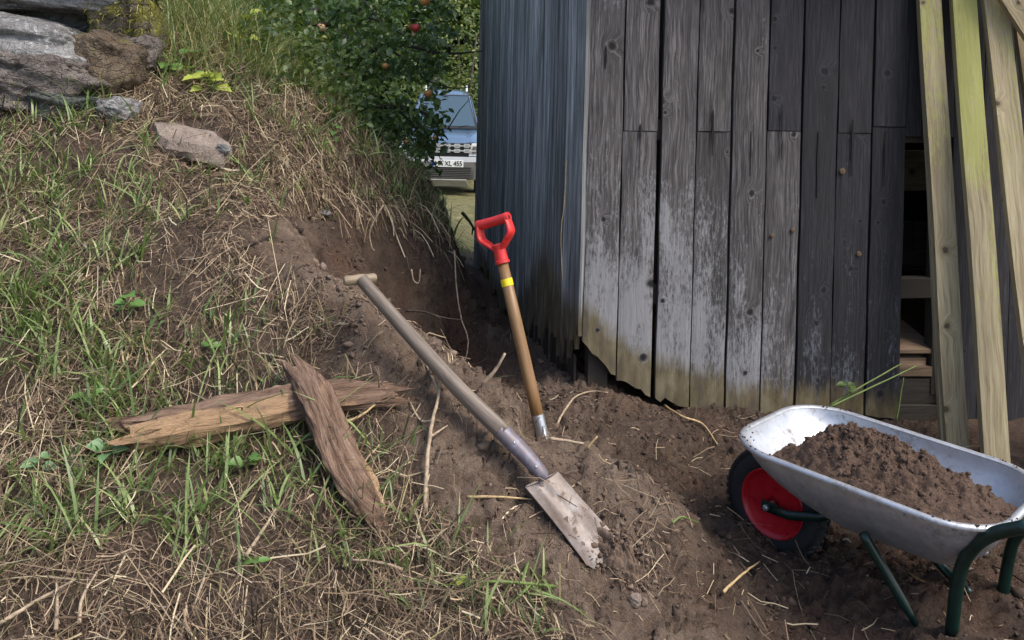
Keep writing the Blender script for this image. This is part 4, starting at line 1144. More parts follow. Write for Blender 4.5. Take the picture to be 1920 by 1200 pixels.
pebble(1587, 1020, 18, M_lichen, 'small light stone on the soil behind the wheelbarrow legs', 24)
pebble(1822, 1073, 14, M_tanslab, 'tiny ochre pebble beside the near wheelbarrow leg', 25)
pebble(805, 966, 10, M_lichen, 'tiny white pebble at the lower end of the upright pale stick', 26)
pebble(1475, 1118, 12, M_tanslab, 'tiny tan pebble between the wheel and the brace of the wheelbarrow', 27)

M_twigpale = plain('pale_dry_twig', (.33, .25, .17), .85, sc=60, var=.4)
M_twigdark = plain('dark_twig', (.045, .032, .022), .85, sc=60, var=.4)
M_twigtan = plain('straw_stalk', (.42, .3, .15), .7, sc=60, var=.3)
M_twigorange = plain('orange_root', (.3, .15, .06), .8, sc=60, var=.35)
M_stalk = plain('green_stalk', (.12, .17, .04), .6, sc=30, var=.3)
def twig(name, pxs, r, mat, label, cat='twig', off=.008, depth=None, branches=(), lift=None):
    if depth is None:
        pts_ = [G(x, y, off + (lift[i] if lift else 0)) for i, (x, y) in enumerate(pxs)]
    else:
        pts_ = [P(x, y, depth[i] if hasattr(depth, '__len__') else depth) for i, (x, y) in enumerate(pxs)]
    pth = spline(pts_, 5); n_ = len(pth)
    pth = [p + Vector((mnoise.noise(p * 40), mnoise.noise(p * 40 + Vector((5, 0, 0))), 0)) * .003 for p in pth]
    rs = [r * (1 - .5 * i / (n_ - 1)) * (1 + .25 * mnoise.noise(p * 60)) for i, p in enumerate(pth)]
    mb = MB(); mb.tube(pth, rs, 7)
    o = mb.build(name, mat, None, True); tag(o, label, cat)
    for bxs in branches:
        bp = [G(x, y, off) if depth is None else P(x, y, depth if not hasattr(depth, '__len__') else depth[0]) for x, y in bxs]
        bp[0] = min(pth, key=lambda p: (p - bp[0]).length)
        bp = spline(bp, 4); mb = MB(); mb.tube(bp, [r * .6 * (1 - .5 * i / (len(bp) - 1)) for i in range(len(bp))], 6); mb.build('side_twig', mat, o, True)
    return o
twig('stick', [(796, 962), (800, 880), (812, 800), (822, 745), (818, 696)], .0085, M_twigpale, 'upright pale forked stick in front of the old spade shaft', 'stick', lift=[0, .02, .03, .03, .04],
     branches=[[(820, 745), (806, 700), (790, 668)], [(812, 800), (788, 790), (764, 748)], [(806, 830), (838, 800)]])
twig('stalk', [(875, 935), (930, 934), (998, 939)], .005, M_twigtan, 'straight tan stalk pointing at the left edge of the old blade', 'stalk')
twig('stick', [(905, 720), (930, 692), (947, 662)], .008, M_twigpale, 'short greyish stick poking up from the ridge beside the red handled spade', 'stick', depth=3.36)
twig('root', [(1043, 803), (1056, 778), (1078, 752), (1110, 741), (1140, 743)], .006, M_twigpale, 'curved pale root right of the red handled spade socket', 'root', off=.02)
twig('root', [(1245, 766), (1278, 786), (1315, 800), (1345, 838)], .0065, M_twigtan, 'long tan root on the soil below the barn planks', 'root', off=.014)
twig('root', [(1030, 822), (1060, 826), (1096, 832)], .007, M_twigpale, 'thick short root at the foot of the red handled spade', 'root', depth=3.27)
twig('stick', [(1100, 842), (1120, 818)], .006, M_twigtan, 'stubby tan stick beside the root at the red handled spade', 'stick', depth=3.3)
twig('twig', [(762, 583), (790, 584), (812, 590), (826, 598)], .006, M_twigdark, 'dark twig with pale bark sticking out of the cut bank face', 'twig', depth=[4.5, 4.48, 4.45, 4.42], branches=[[(800, 586), (835, 596), (868, 600)]])
twig('root', [(852, 470), (856, 540), (866, 600), (878, 640), (870, 690)], .005, M_twigpale, 'thin root hanging down the right edge of the cut bank', 'root', depth=[5.3, 5.2, 5.1, 5.0, 4.95])
twig('root', [(718, 385), (694, 430), (697, 462), (703, 470)], .005, M_twigpale, 'pale root dangling over the lip of the cut bank', 'root', depth=4.72)
twig('root', [(772, 505), (775, 525), (785, 530), (788, 505)], .004, M_twigpale, 'looped root fibre in the middle of the cut bank face', 'root', depth=4.75)
twig('stick', [(455, 470), (505, 448), (553, 428)], .006, M_twigdark, 'thin dark stick left of the cut bank, lying on grey soil', 'stick', off=.02)
twig('stick', [(866, 398), (880, 415), (892, 434)], .018, M_twigdark, 'dark stick leaning in the passage near the far barn edge', 'stick', depth=8.6, branches=[[(888, 426), (885, 440)]])
twig('twig', [(650, 803), (690, 780), (733, 737)], .005, M_twigtan, 'thin tan twig beside the right end of the lower timber', 'twig', off=.03)
twig('root', [(1675, 1058), (1720, 1090), (1760, 1105), (1800, 1113)], .006, M_twigorange, 'orange root running under the wheelbarrow', 'root', off=.008)
twig('twig', [(1345, 1118), (1380, 1085), (1422, 1068)], .005, M_twigtan, 'thin twig on the heap in front of the wheel', 'twig', off=.03)
twig('stalk', [(750, 1080), (700, 1065), (660, 1062)], .005, M_twigpale, 'pale stalk on the straw below the diagonal timber', 'stalk', off=.03)
twig('twig', [(1255, 985), (1270, 975), (1303, 988)], .004, M_stalk, 'short green twig on the ridge beside the spade blade', 'twig', off=.02)
for (pp, lb) in ([(107, 1200), (106, 1150), (108, 1105)], 'light straw stalk standing at the lower left edge of the slope'), ([(0, 1185), (70, 1140), (140, 1100)], 'long grey stalk lying in the bottom left corner'), \
        ([(150, 1185), (158, 1130), (182, 1085)], 'pale stalk right of the standing straw stalk at the bottom left'), ([(455, 1060), (490, 1010), (515, 965)], 'pale bent stalk in the straw below the timbers'):
    twig('stalk', pp, .006, M_twigpale, lb, 'stalk', off=.03)
# bramble stems in front of the barn planks
twig('bramble', [(1555, 760), (1620, 722), (1690, 682)], .0055, M_stalk, 'upper thin green bramble stem crossing the rightmost barn planks', 'bramble', depth=[4.55, 4.6, 4.68])
twig('bramble', [(1552, 765), (1630, 728), (1722, 684)], .0055, M_stalk, 'lower thin green bramble stem reaching over to the barn gap', 'bramble', depth=[4.5, 4.55, 4.62])
twig('bramble', [(1681, 790), (1688, 745), (1694, 708)], .0055, M_stalk, 'short upright green bramble stem at the foot of the barn gap', 'bramble', depth=4.62)
twig('vine', [(1062, 300), (1058, 380), (1052, 440), (1054, 530)], .003, M_twigtan, 'thin dry vine hanging against the blue-grey side wall', 'vine', depth=[4.62, 4.6, 4.6, 4.58])
# ================================================================== CAR
N = NT('blue_grey_car_paint', .22, .35); N.col((.13, .2, .29)); N.b.inputs['Coat Weight'].default_value = .6; M_paint = N.m
M_silver = plain('silver_trim', (.62, .63, .64), .35, .3, sc=5, var=.05)
M_carblack = plain('black_trim', (.012, .012, .013), .6, sc=9)
M_cargrey = plain('grey_plastic', (.11, .105, .1), .6, sc=9, var=.1)
M_skid = plain('skid_plate_paint', (.3, .29, .26), .5, .2, sc=9, var=.1)
N = NT('car_glass', .06); N.col((.05, .085, .11)); N.b.inputs['Specular IOR Level'].default_value = .9; M_glass = N.m
N = NT('headlight_glass', .12); N.col((.62, .63, .64)); N.b.inputs['Coat Weight'].default_value = .5; M_lamp = N.m
M_plate = plain('plate_white', (.8, .8, .78), .5, sc=9, var=.03)
M_platetext = plain('plate_black', (.01, .01, .01), .5)
M_plateblue = plain('plate_blue', (.01, .04, .4), .5)
cp = P(829, 306, 15.0)                                           # centre of the number plate
CARZ = cp.z - .56
YAW = math.radians(3.0)
cR = Matrix.Rotation(YAW, 3, 'Z')
car0 = Vector((cp.x, cp.y, CARZ))
def K(x, y, z): return car0 + cR @ Vector((x * XS, y, z))
XS = .78
car = empty('parked_car', car0, 'blue-grey off-road car parked in the field, seen from the front behind the apple tree', 'car')
def loft(secs, nm, mat, n=20, ex=3.2, smooth=True, caps=True):
    """secs: (y, half width, z bottom, z top, top taper)"""
    mb = MB(); vs = []; fs = []
    for y, hw, zb, zt2, tp in secs:
        for k in range(n):
            q = 2 * math.pi * k / n; c_, s_ = math.cos(q), math.sin(q)
            r = (abs(c_) ** ex + abs(s_) ** ex) ** (-1 / ex)
            zz = (zb + zt2) / 2 + r * s_ * (zt2 - zb) / 2; f_ = (zz - zb) / max(1e-6, zt2 - zb)
            vs.append(K(r * c_ * hw * (1 - tp * f_), y, zz))
    for i in range(len(secs) - 1):
        for k in range(n): fs.append((i * n + k, i * n + (k + 1) % n, (i + 1) * n + (k + 1) % n, (i + 1) * n + k))
    if caps: fs.append(tuple(range(n))); fs.append(tuple((len(secs) - 1) * n + k for k in range(n)))
    mb.add(vs, fs); return mb.build(nm, mat, car, smooth, angle=50)
loft([(.10, .80, .42, .84, .02), (.14, .86, .36, .90, .03), (.5, .91, .33, .98, .05), (1.2, .915, .3, 1.04, .06), (2.0, .92, .28, 1.06, .06), (3.4, .92, .3, 1.08, .06), (4.2, .9, .36, 1.07, .07), (4.38, .84, .45, 1.0, .08)], 'body', M_paint, 28, 5)
loft([(1.02, .76, 1.0, 1.05, .03), (1.45, .77, 1.0, 1.36, .18), (1.86, .77, 1.0, 1.62, .32), (2.6, .78, 1.0, 1.68, .32), (3.6, .78, 1.0, 1.66, .3), (4.1, .76, 1.0, 1.5, .2), (4.3, .74, 1.0, 1.1, .1)], 'cabin', M_paint, 28, 6)
def pan(nm, mat, q, t=.02, parent=None, inset=None):
    """thick panel from four or more corner points in car coordinates"""
    P_ = [K(*v) for v in q]; n_ = (P_[1] - P_[0]).cross(P_[2] - P_[0]).normalized()
    mb = MB(); k = len(P_); mb.add(P_ + [v - n_ * t for v in P_], [tuple(range(k)), tuple(reversed(range(k, 2 * k)))] + [(i, (i + 1) % k, k + (i + 1) % k, k + i) for i in range(k)])
    return mb.build(nm, mat, parent or car, bevel=.004)
# bonnet with raised flanks
mb = MB(); vs = []; nu, nv = 14, 6
for j in range(nv + 1):
    for i in range(nu + 1):
        a = i / nu * 2 - 1; t = j / nv
        vs.append(K(a * (.80 + .05 * t - .05 * abs(a) ** 3 * (1 - t)), .06 + .06 * a * a + t * 1.0, .895 + .125 * t ** .7 + .028 * sstep(.55, .75, abs(a)) - .05 * max(0, abs(a) - .85) / .15 - .02 * (1 - t) ** 4))
n0 = len(vs); vs += [v - Vector((0, 0, .05)) for v in vs]
fs = [(j * (nu + 1) + i, j * (nu + 1) + i + 1, (j + 1) * (nu + 1) + i + 1, (j + 1) * (nu + 1) + i) for j in range(nv) for i in range(nu)]
fs += [(n0 + i + 1, n0 + i, i, i + 1) for i in range(nu)]
fs += [((j + 1) * (nu + 1), j * (nu + 1), n0 + j * (nu + 1), n0 + (j + 1) * (nu + 1)) for j in range(nv)] + [(j * (nu + 1) + nu, (j + 1) * (nu + 1) + nu, n0 + (j + 1) * (nu + 1) + nu, n0 + j * (nu + 1) + nu) for j in range(nv)]
mb.add(vs, fs); mb.build('bonnet', M_paint, car, True, angle=40)
pan('windscreen_frame', M_carblack, [(-.75, 1.0, 1.062), (.75, 1.0, 1.062), (.56, 1.83, 1.612), (-.56, 1.83, 1.612)], .012)
ws = pan('windscreen', M_glass, [(-.68, 1.04, 1.10), (.68, 1.04, 1.10), (.50, 1.78, 1.59), (-.50, 1.78, 1.59)], .015)
for x in (-.18, .34): 
    mb = MB(); mb.tube([K(x, 1.02, 1.09), K(x + .42, 1.12, 1.135)], .008, 6); mb.build('wiper', M_carblack, car)
for sx in (-1, 1):
    pan('pillar', M_paint, [(sx * .70, 1.03, 1.08), (sx * .76, 1.03, 1.08), (sx * .57, 1.82, 1.60), (sx * .52, 1.80, 1.60)], .03)
    pan('side_window', M_glass, [(sx * .765, 1.5, 1.12), (sx * .765, 3.4, 1.12), (sx * .60, 3.3, 1.55), (sx * .6, 1.95, 1.55)], .015)
    mb = MB(); mb.tube([K(sx * .47, 1.95, 1.67), K(sx * .48, 2.2, 1.74), K(sx * .48, 3.4, 1.74), K(sx * .47, 3.7, 1.67)], .02, 8); mb.build('roof_rail', M_silver, car, True)
    mb = MB(); mb.lathe(K(sx * .97, 1.28, 1.12), cR @ Vector((0, 1, 0)), [(.02, -.05), (.085, -.03), (.095, .02), (.06, .06), (.01, .07)], 14); mb.build('mirror', M_carblack, car, True)
    for y in (.86, 3.5):
        w_c = K(sx * .82, y, .35); wl = empty('wheel', (0, 0, 0)); wl.parent = car; wl.location = w_c - car.location
        mb = MB(); mb.lathe(w_c, cR @ Vector((1, 0, 0)), [(.22, -.1), (.33, -.105), (.355, -.06), (.355, .06), (.33, .105), (.22, .1)], 28, closed=True); mb.build('tyre', M_rubber, wl, True)
        mb = MB(); mb.lathe(w_c, cR @ Vector((sx, 0, 0)), [(.225, .08), (.2, .09), (.1, .06), (.001, .06)], 20); mb.build('hub', M_silver, wl, True)
        mb = MB()
        for k in range(13):
            q0, q1 = math.pi * k / 13, math.pi * (k + 1) / 13
            pq = [K(sx * .925, y + .46 * math.cos(q) * f_ / .46, .35 + math.sin(q) * f_) for q, f_ in ((q0, .38), (q1, .38), (q1, .47), (q0, .47))]
            mb.add(pq + [p - cR @ Vector((sx * .06, 0, 0)) for p in pq], [(0, 1, 2, 3), (7, 6, 5, 4), (0, 4, 5, 1), (2, 6, 7, 3)])
        mb.build('wheel_arch', M_cargrey, car)
    # headlight: wraps round the corner
    hl_ = [(sx * .545, .015, .68), (sx * .90, .10, .70), (sx * .905, .16, .885), (sx * .60, .035, .885)]
    h_ = pan('headlight', M_lamp, hl_, .05)
    pan('lamp_bowl', M_cargrey, [(sx * .62, .016, .72), (sx * .72, .04, .72), (sx * .73, .045, .84), (sx * .63, .022, .84)], .012, h_)
    mb = MB(); mb.lathe(K(sx * .80, .0, .36), cR @ Vector((0, -1, 0)), [(.055, -.02), (.055, .005), (.04, .012), (.001, .008)], 16); mb.build('fog_lamp', M_lamp, car, True, angle=40)
    pan('bumper_corner', M_cargrey, [(sx * .56, -.03, .30), (sx * .91, .08, .30), (sx * .91, .08, .62), (sx * .60, -.03, .58)], .08)
gr = pan('grille', M_carblack, [(-.54, .02, .655), (.54, .02, .655), (.60, .03, .885), (-.60, .03, .885)], .05)
# two rows of honeycomb bars
for zc in (.845, .765):
    for x in np.linspace(-.50, .50, 6):
        mb = MB()
        w2, h2, t_ = .078, .031, .0095
        out = [(-w2, 0), (-w2 * .62, h2), (w2 * .62, h2), (w2, 0), (w2 * .62, -h2), (-w2 * .62, -h2)]
        inn = [(a * .70, b * .52) for a, b in out]
        vs = [K(x + a, -.004, zc + b) for a, b in out] + [K(x + a, -.004, zc + b) for a, b in inn] + [K(x + a, .018, zc + b) for a, b in out] + [K(x + a, .018, zc + b) for a, b in inn]
        fs = []
        for i in range(6):
            i2 = (i + 1) % 6
            fs += [(i, i2, 6 + i2, 6 + i), (i, 12 + i, 12 + i2, i2), (6 + i, 6 + i2, 18 + i2, 18 + i)]
        mb.add(vs, fs); mb.build('honeycomb', M_silver, gr)
    mb = MB(); mb.box(K(0, .0, zc), cR @ Vector((.545, 0, 0)), cR @ Vector((0, .008, 0)), Vector((0, 0, .009))); mb.build('grille_bar', M_silver, gr)
pan('bumper', M_silver, [(-.90, -.015, .585), (.90, -.015, .585), (.90, .0, .668), (-.90, .0, .668)], .09)
pan('bumper_lip', M_cargrey, [(-.62, -.035, .50), (.62, -.035, .50), (.62, -.02, .583), (-.62, -.02, .583)], .08)
lg = pan('lower_grille', M_carblack, [(-.56, -.028, .31), (.56, -.028, .31), (.60, -.028, .498), (-.60, -.028, .498)], .06)
for z in np.linspace(.335, .475, 6):
    mb = MB(); mb.box(K(0, -.034, z), cR @ Vector((.55, 0, 0)), cR @ Vector((0, .005, 0)), Vector((0, 0, .0055))); mb.build('slat', M_cargrey, lg)
pan('skid_plate', M_skid, [(-.56, -.01, .19), (.56, -.01, .19), (.50, -.06, .30), (-.50, -.06, .30)], .05)
XS = 1.0
pl = pan('number_plate', M_plate, [(-.18, -.048, .505), (.34, -.048, .505), (.34, -.044, .615), (-.18, -.044, .615)], .012)
pan('country_band', M_plateblue, [(-.176, -.0505, .509), (-.134, -.0505, .509), (-.134, -.0465, .611), (-.176, -.0465, .611)], .003, pl)
cu = bpy.data.curves.new('plate_text', 'FONT'); cu.body = 'MR XL 455'; cu.size = .112; cu.align_x = 'CENTER'; cu.align_y = 'CENTER'; cu.extrude = .002
cu.space_character = .95
to = bpy.data.objects.new('tmp', cu); COL.objects.link(to); bpy.context.view_layer.update()
dg = bpy.context.evaluated_depsgraph_get(); tm = bpy.data.meshes.new_from_object(to.evaluated_get(dg)); bpy.data.objects.remove(to)
w_ = max(v.co.x for v in tm.vertices) - min(v.co.x for v in tm.vertices)
tm.transform(Matrix.Scale(.43 / w_, 4, (1, 0, 0))); tm.transform(Matrix.Rotation(math.radians(90), 4, 'X')); tm.transform(Matrix.Rotation(YAW, 4, 'Z'))
tm.materials.clear(); tm.materials.append(M_platetext)
lt = bpy.data.objects.new('lettering', tm); COL.objects.link(lt); lt.parent = pl; lt.location = K(.104, -.0505, .56) - wloc(pl)

# ================================================================== LEAVES
def leaf_mat(name, a, b, c, gloss=.45, trans=True):
    N = NT(name, gloss); i = N.island(); f = N.noise(N.obj(), 1.6, 3)
    col = N.ramp(N.math('ADD', N.math('MULTIPLY', i, .75), N.math('MULTIPLY', f, .3)), [(.2, a), (.55, b), (.92, c)])
    N.col(col)
    if trans:
        tr = N.n('BsdfTranslucent', None, Color=N.mix(.35, col, (.25, .4, .03)))
        mx = N.n('MixShader', None, i0=.28, i1=N.b.outputs[0], i2=tr.outputs[0])
        N.t.links.new(mx.outputs[0], N.t.nodes['Material Output'].inputs[0])
    return N.m
def rand_unit(n, r_): 
    v = r_.normal(0, 1, (n, 3)); return v / np.linalg.norm(v, axis=1, keepdims=True)
def leaf_cloud(name, pos, size, mat, parent=None, seed=1, up=.5, fold=.25, aspect=.62):
    """one folded oval leaf (4 quads) at each position"""
    r_ = np.random.default_rng(seed); n = len(pos)
    d = rand_unit(n, r_); d[:, 2] -= .25; d /= np.linalg.norm(d, axis=1, keepdims=True)
    nn = rand_unit(n, r_); nn[:, 2] = np.abs(nn[:, 2]) + up; nn -= d * (nn * d).sum(1, keepdims=True); nn /= np.linalg.norm(nn, axis=1, keepdims=True)
    s = np.cross(d, nn); L = np.asarray(size)[:, None] * r_.uniform(.65, 1.25, (n, 1)); w = L * aspect / 2
    pos = np.asarray(pos)
    t = [0, .38, .72, 1.0]; wd = [0.0, 1.0, .8, 0.0]; cv = r_.uniform(-.28, .05, (n, 1))
    V = []
    for k in range(4):
        c = pos + d * L * t[k] + nn * L * cv * t[k] ** 2
        if k in (0, 3): V += [c]
        else: V += [c - s * w * wd[k] + nn * L * fold * wd[k] * .3, c, c + s * w * wd[k] + nn * L * fold * wd[k] * .3]
    V = np.stack(V, 1)                                          # 0 | 1 2 3 | 4 5 6 | 7
    Fq = np.array([[1, 2, 5, 4], [2, 3, 6, 5]]); Ft = np.array([[0, 2, 1], [0, 3, 2], [4, 5, 7], [5, 6, 7]])
    tri = np.concatenate([Fq[:, [0, 1, 2]], Fq[:, [0, 2, 3]], Ft])
    f = (tri[None] + (np.arange(n) * 8)[:, None, None]).reshape(-1, 3)
    return fast_mesh(name, V.reshape(-1, 3), f, mat, parent, smooth=False)

M_apple_leaf = leaf_mat('apple_leaves', (.035, .072, .022), (.09, .16, .048), (.2, .28, .1), .36)
M_bark = plain('dark_bark', (.05, .04, .032), .9, sc=30, var=.4, bump=.6)
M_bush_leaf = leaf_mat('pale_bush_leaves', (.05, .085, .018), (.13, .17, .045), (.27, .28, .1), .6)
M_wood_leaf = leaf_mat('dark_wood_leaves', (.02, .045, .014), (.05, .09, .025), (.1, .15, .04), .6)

tb = Vector((-2.25, 8.3, float(tz(-2.25, 8.3)) - .05))
tree = empty('apple_tree', tb, 'apple tree with dark glossy leaves hanging over the bank in front of the car', 'tree')
fork = tb + Vector((.15, -.1, 1.0))
mb = MB(); mb.tube(spline([tb, tb + Vector((.05, 0, .5)), fork], 4), [.13, .12, .115, .11, .105, .1, .1, .1, .1], 12); mb.build('trunk', M_bark, tree, True)
limbs = [[fork, P(640, 40, 8.1), P(760, -60, 7.8), P(900, -90, 7.6)], [fork, P(600, 150, 8.0), P(720, 85, 7.6), P(830, 100, 7.4), P(905, 96, 7.3)], [fork, P(620, 190, 7.8), P(740, 200, 7.4), P(800, 215, 7.25), P(840, 262, 7.2)],
         [fork, P(560, 60, 7.8), P(560, -100, 7.4), P(600, -260, 7.2)], [fork, P(430, -60, 8.2), P(330, -240, 8.2)], [fork, P(700, -20, 9.0), P(820, -160, 9.2), P(930, -200, 9.3)],
         [P(720, 85, 7.6), P(770, 120, 7.45), P(800, 150, 7.35), P(850, 165, 7.3), P(900, 160, 7.25)], [P(640, 40, 8.1), P(700, 35, 7.6), P(770, 75, 7.3), P(800, 90, 7.2)], [P(740, 200, 7.4), P(790, 250, 7.3), P(812, 290, 7.25)]]
for k, L_ in enumerate(limbs):
    p_ = spline(L_, 6); r0 = .03 if k < 6 else .012
    mb = MB(); mb.tube(p_, [r0 * (1 - .82 * i / (len(p_) - 1)) for i in range(len(p_))], 8); mb.build('limb', M_bark, tree, True)
n = 70000
px = rng.uniform(400, 960, n); py = rng.uniform(-420, 335, n); Yd = 7.05 + 2.4 * rng.random(n) ** 1.2
yb = np.interp(px, [400, 470, 560, 620, 700, 770, 800, 838, 846, 856, 875, 905, 930, 960], [20, 110, 180, 215, 285, 312, 322, 322, 285, 214, 196, 216, 160, 100])
yb = yb - 14 * (Yd - 7) + 14 * vnoise(px / 14, Yd * 2, 5)
cl = fbm(px / 60, py / 60, 1.0, 3, .6, 61) + .35 * fbm(px / 60 + Yd * 3, py / 60, 2.5, 2, .5, 67)
dens = sstep(-.22, .12, cl) * .8 + .12
dens *= np.where((px > 835) & (py > 105), .26 + .45 * (cl > .12), 1.0)
dens *= np.where(py < 0, .45, 1.0)
low = np.exp(-((px - 780) / 70) ** 2 - ((py - 255) / 60) ** 2)
ok = (py < yb) & (rng.random(n) < dens * .85 + .6 * low * (px < 835) * (Yd < 8.2))
px, py, Yd = px[ok], py[ok], Yd[ok]
xc, yc = (px - 960) / F * Yd, (HZ - py) / F * Yd
pos = np.stack([xc * CS - yc * SN, Yd, HCAM + xc * SN + yc * CS], -1)
side_d = (pos[:, 0] - C0.x) * sn.x + (pos[:, 1] - C0.y) * sn.y
pos = pos[(side_d > .35) & (pos[:, 2] > tz(pos[:, 0], pos[:, 1]) + .02)]
fo = leaf_cloud('foliage', pos, rng.uniform(.05, .08, len(pos)), M_apple_leaf, tree, 4); fo['kind'] = 'stuff'
# twigs through the leaves
mb = MB(); tv = []; 
for k in range(130):
    i = rng.integers(len(pos)); p_ = Vector(pos[i]); d_ = Vector(rng.normal(0, 1, 3)); d_.z -= .3; d_.normalize()
    q_ = p_ + d_ * float(rng.uniform(.15, .5)); mb.tube([p_, p_.lerp(q_, .5) + Vector((0, 0, .02)), q_], [.006, .004, .002], 5, caps=False)
tw = mb.build('twigs', M_bark, tree); tw['kind'] = 'stuff'
# apples
def apple_mat(name, a, b):
    N = NT(name, .35); oc = N.obj(); N.col(N.mix(N.mr(N.noise(oc, 14, 4), .38, .62), a, b)); return N.m
ap_red = apple_mat('red_apple_skin', (.45, .012, .018), (.58, .06, .04)); ap_pink = apple_mat('pink_apple_skin', (.5, .09, .1), (.5, .38, .2)); ap_gold = apple_mat('gold_apple_skin', (.5, .3, .06), (.48, .2, .06)); ap_grn = apple_mat('green_apple_skin', (.26, .28, .05), (.35, .33, .08))
for x, y, d_, Y, mt, lb in [(780, 52, 14.5, 7.0, ap_red, 'bright red apple, the largest red one in the upper crown'), (772, 50, 9, 7.12, ap_red, 'red apple half hidden behind the bright red apple'), (776, 65, 8, 7.05, ap_pink, 'small orange-red apple just below the bright red apple'),
        (602, 52, 15, 7.05, ap_pink, 'pink and yellow apple at the upper left of the crown'), (803, 176, 15, 6.95, ap_gold, 'golden apple hanging just above the car roof'), (797, 2, 18, 6.95, ap_gold, 'brownish golden apple cut by the top edge of the picture'),
        (645, 50, 9, 7.15, ap_grn, 'small yellow-green apple right of the pink apple'), (606, 73, 14, 7.1, ap_grn, 'green apple hanging below the pink apple'), (722, 124, 11, 7.05, ap_gold, 'dull yellow apple in the middle of the crown'),
        (815, 258, 8, 7.0, ap_gold, 'small yellow apple in front of the car grille'), (762, 266, 8, 7.0, ap_gold, 'small yellow apple at the lowest leaves left of the car')]:
    c_ = P(x, y, Y); r = d_ / 2 / F * Y * 1.12
    ao = empty('apple', c_, lb, 'apple', 'apples in the tree')
    mb = MB(); axd = Vector((random.uniform(-.3, .3), random.uniform(-.3, .3), 1))
    mb.lathe(c_, axd, [(.001, -r * .78), (r * .35, -r * .9), (r * .75, -r * .62), (r, -.05 * r), (r * .93, r * .45), (r * .6, r * .85), (r * .25, r * .82), (.001, r * .66)], 18); mb.build('fruit', mt, ao, True)
    mb = MB(); mb.tube([c_ + axd.normalized() * r * .6, c_ + axd.normalized() * r * 1.35], .0022, 5); mb.build('stem', M_bark, ao)

# bushes behind the field
def bush(x, y, rx, rz, n, mat, label, seed, size=.11, cat='bush', name='bush', group='bushes behind the field'):
    z = float(tz(x, y)); r_ = np.random.default_rng(seed)
    o = empty(name, (x, y, z), label, cat, group)
    u = rand_unit(n, r_); rad = r_.random((n, 1)) ** .4
    p = u * rad; p[:, 2] = np.abs(p[:, 2]) * 1.0
    bumpy = 1 + .55 * fbm(u[:, 0] * 2 + seed, u[:, 2] * 2 + u[:, 1], 1.6, 3, .6, seed)[:, None]
    p = p * bumpy * np.array([rx, rx * .8, rz]) + np.array([x, y, z + .1])
    cl = fbm(p[:, 0] * 1.2 + p[:, 1], p[:, 2] * 1.3, 1.4, 3, .6, seed + 2); p = p[cl > -.16]
    f = leaf_cloud('foliage', p, np.full(len(p), size), mat, o, seed); f['kind'] = 'stuff'
    mb = MB()
    for k in range(4):
        a = k * 1.7; mb.tube([(x + .1 * math.cos(a), y + .1 * math.sin(a), z - .1), (x + .3 * rx * math.cos(a), y + .3 * rx * math.sin(a), z + rz * .35), (x + .55 * rx * math.cos(a), y + .4 * rx * math.sin(a), z + rz * .75)], [.06, .045, .015], 7)
    s_ = mb.build('stems', M_bark, o, True); s_['kind'] = 'stuff'
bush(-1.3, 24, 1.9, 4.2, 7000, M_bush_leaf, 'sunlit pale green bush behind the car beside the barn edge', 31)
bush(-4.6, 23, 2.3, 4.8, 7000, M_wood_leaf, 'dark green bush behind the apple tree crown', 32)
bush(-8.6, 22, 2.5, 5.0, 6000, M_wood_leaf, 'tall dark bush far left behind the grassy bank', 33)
bush(2.6, 25, 2.4, 4.6, 5000, M_bush_leaf, 'pale bush standing behind the barn', 34)
n = 60000
X_ = rng.uniform(-45, 40, n); Y_ = rng.uniform(34, 44, n); Z_ = tz(X_, Y_) + rng.random(n) ** .8 * (7 + 3 * fbm(X_, Y_ * 0, .25, 3, .5, 8))
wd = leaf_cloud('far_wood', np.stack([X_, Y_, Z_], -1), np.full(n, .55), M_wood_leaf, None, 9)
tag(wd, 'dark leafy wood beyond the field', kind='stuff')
# ================================================================== STRAW AND GRASS
def ribbons(name, pts_, wid, mat, side=None, tag_label=None, extra=None):
    """pts_ (N,S,3) centre lines, wid (N,S) half widths -> flat blades in one mesh"""
    n, S, _ = pts_.shape
    tg = np.diff(pts_, axis=1); tg = np.concatenate([tg, tg[:, -1:]], 1); tg /= np.linalg.norm(tg, axis=2, keepdims=True) + 1e-9
    if side is None:
        r_ = rng.normal(0, 1, (n, 1, 3)); side = np.cross(tg, np.repeat(r_, S, 1))
    side = side / (np.linalg.norm(side, axis=2, keepdims=True) + 1e-9)
    a = pts_ - side * wid[..., None]; b = pts_ + side * wid[..., None]
    V = np.stack([a, b], 2).reshape(n, S * 2, 3)
    q = np.array([[2 * i, 2 * i + 1, 2 * i + 3, 2 * i + 2] for i in range(S - 1)])
    f = (q[None] + (np.arange(n) * S * 2)[:, None, None]).reshape(-1, 4)
    o = fast_mesh(name, V.reshape(-1, 3), f, mat, attrs=None if extra is None else {k: np.repeat(v, S * 2) for k, v in extra.items()})
    if tag_label: tag(o, tag_label, kind='stuff')
    return o
def barn_ok(X, Y, mrg=.03):
    wd_ = (X - C0.x) * fn.x + (Y - C0.y) * fn.y; sd_ = (X - C0.x) * sn.x + (Y - C0.y) * sn.y
    return ~((wd_ < mrg) & (sd_ < mrg))
N = NT('straw', .8); i = N.island()
c = N.ramp(i, [(0, (.05, .031, .021)), (.25, (.13, .085, .052)), (.52, (.26, .185, .113)), (.8, (.41, .32, .195)), (.96, (.58, .49, .33))])
c = N.mix(N.mr(N.noise(N.obj(), 2.5, 3), .55, .75, 0, .5), c, (.2, .11, .06), 'MULTIPLY')
N.col(c); M_straw = N.m
M_grass = leaf_mat('fresh_grass', (.08, .135, .035), (.165, .24, .07), (.34, .4, .16), .42)
M_grassdry = leaf_mat('yellowing_grass', (.16, .15, .05), (.27, .25, .09), (.38, .33, .16), .6)
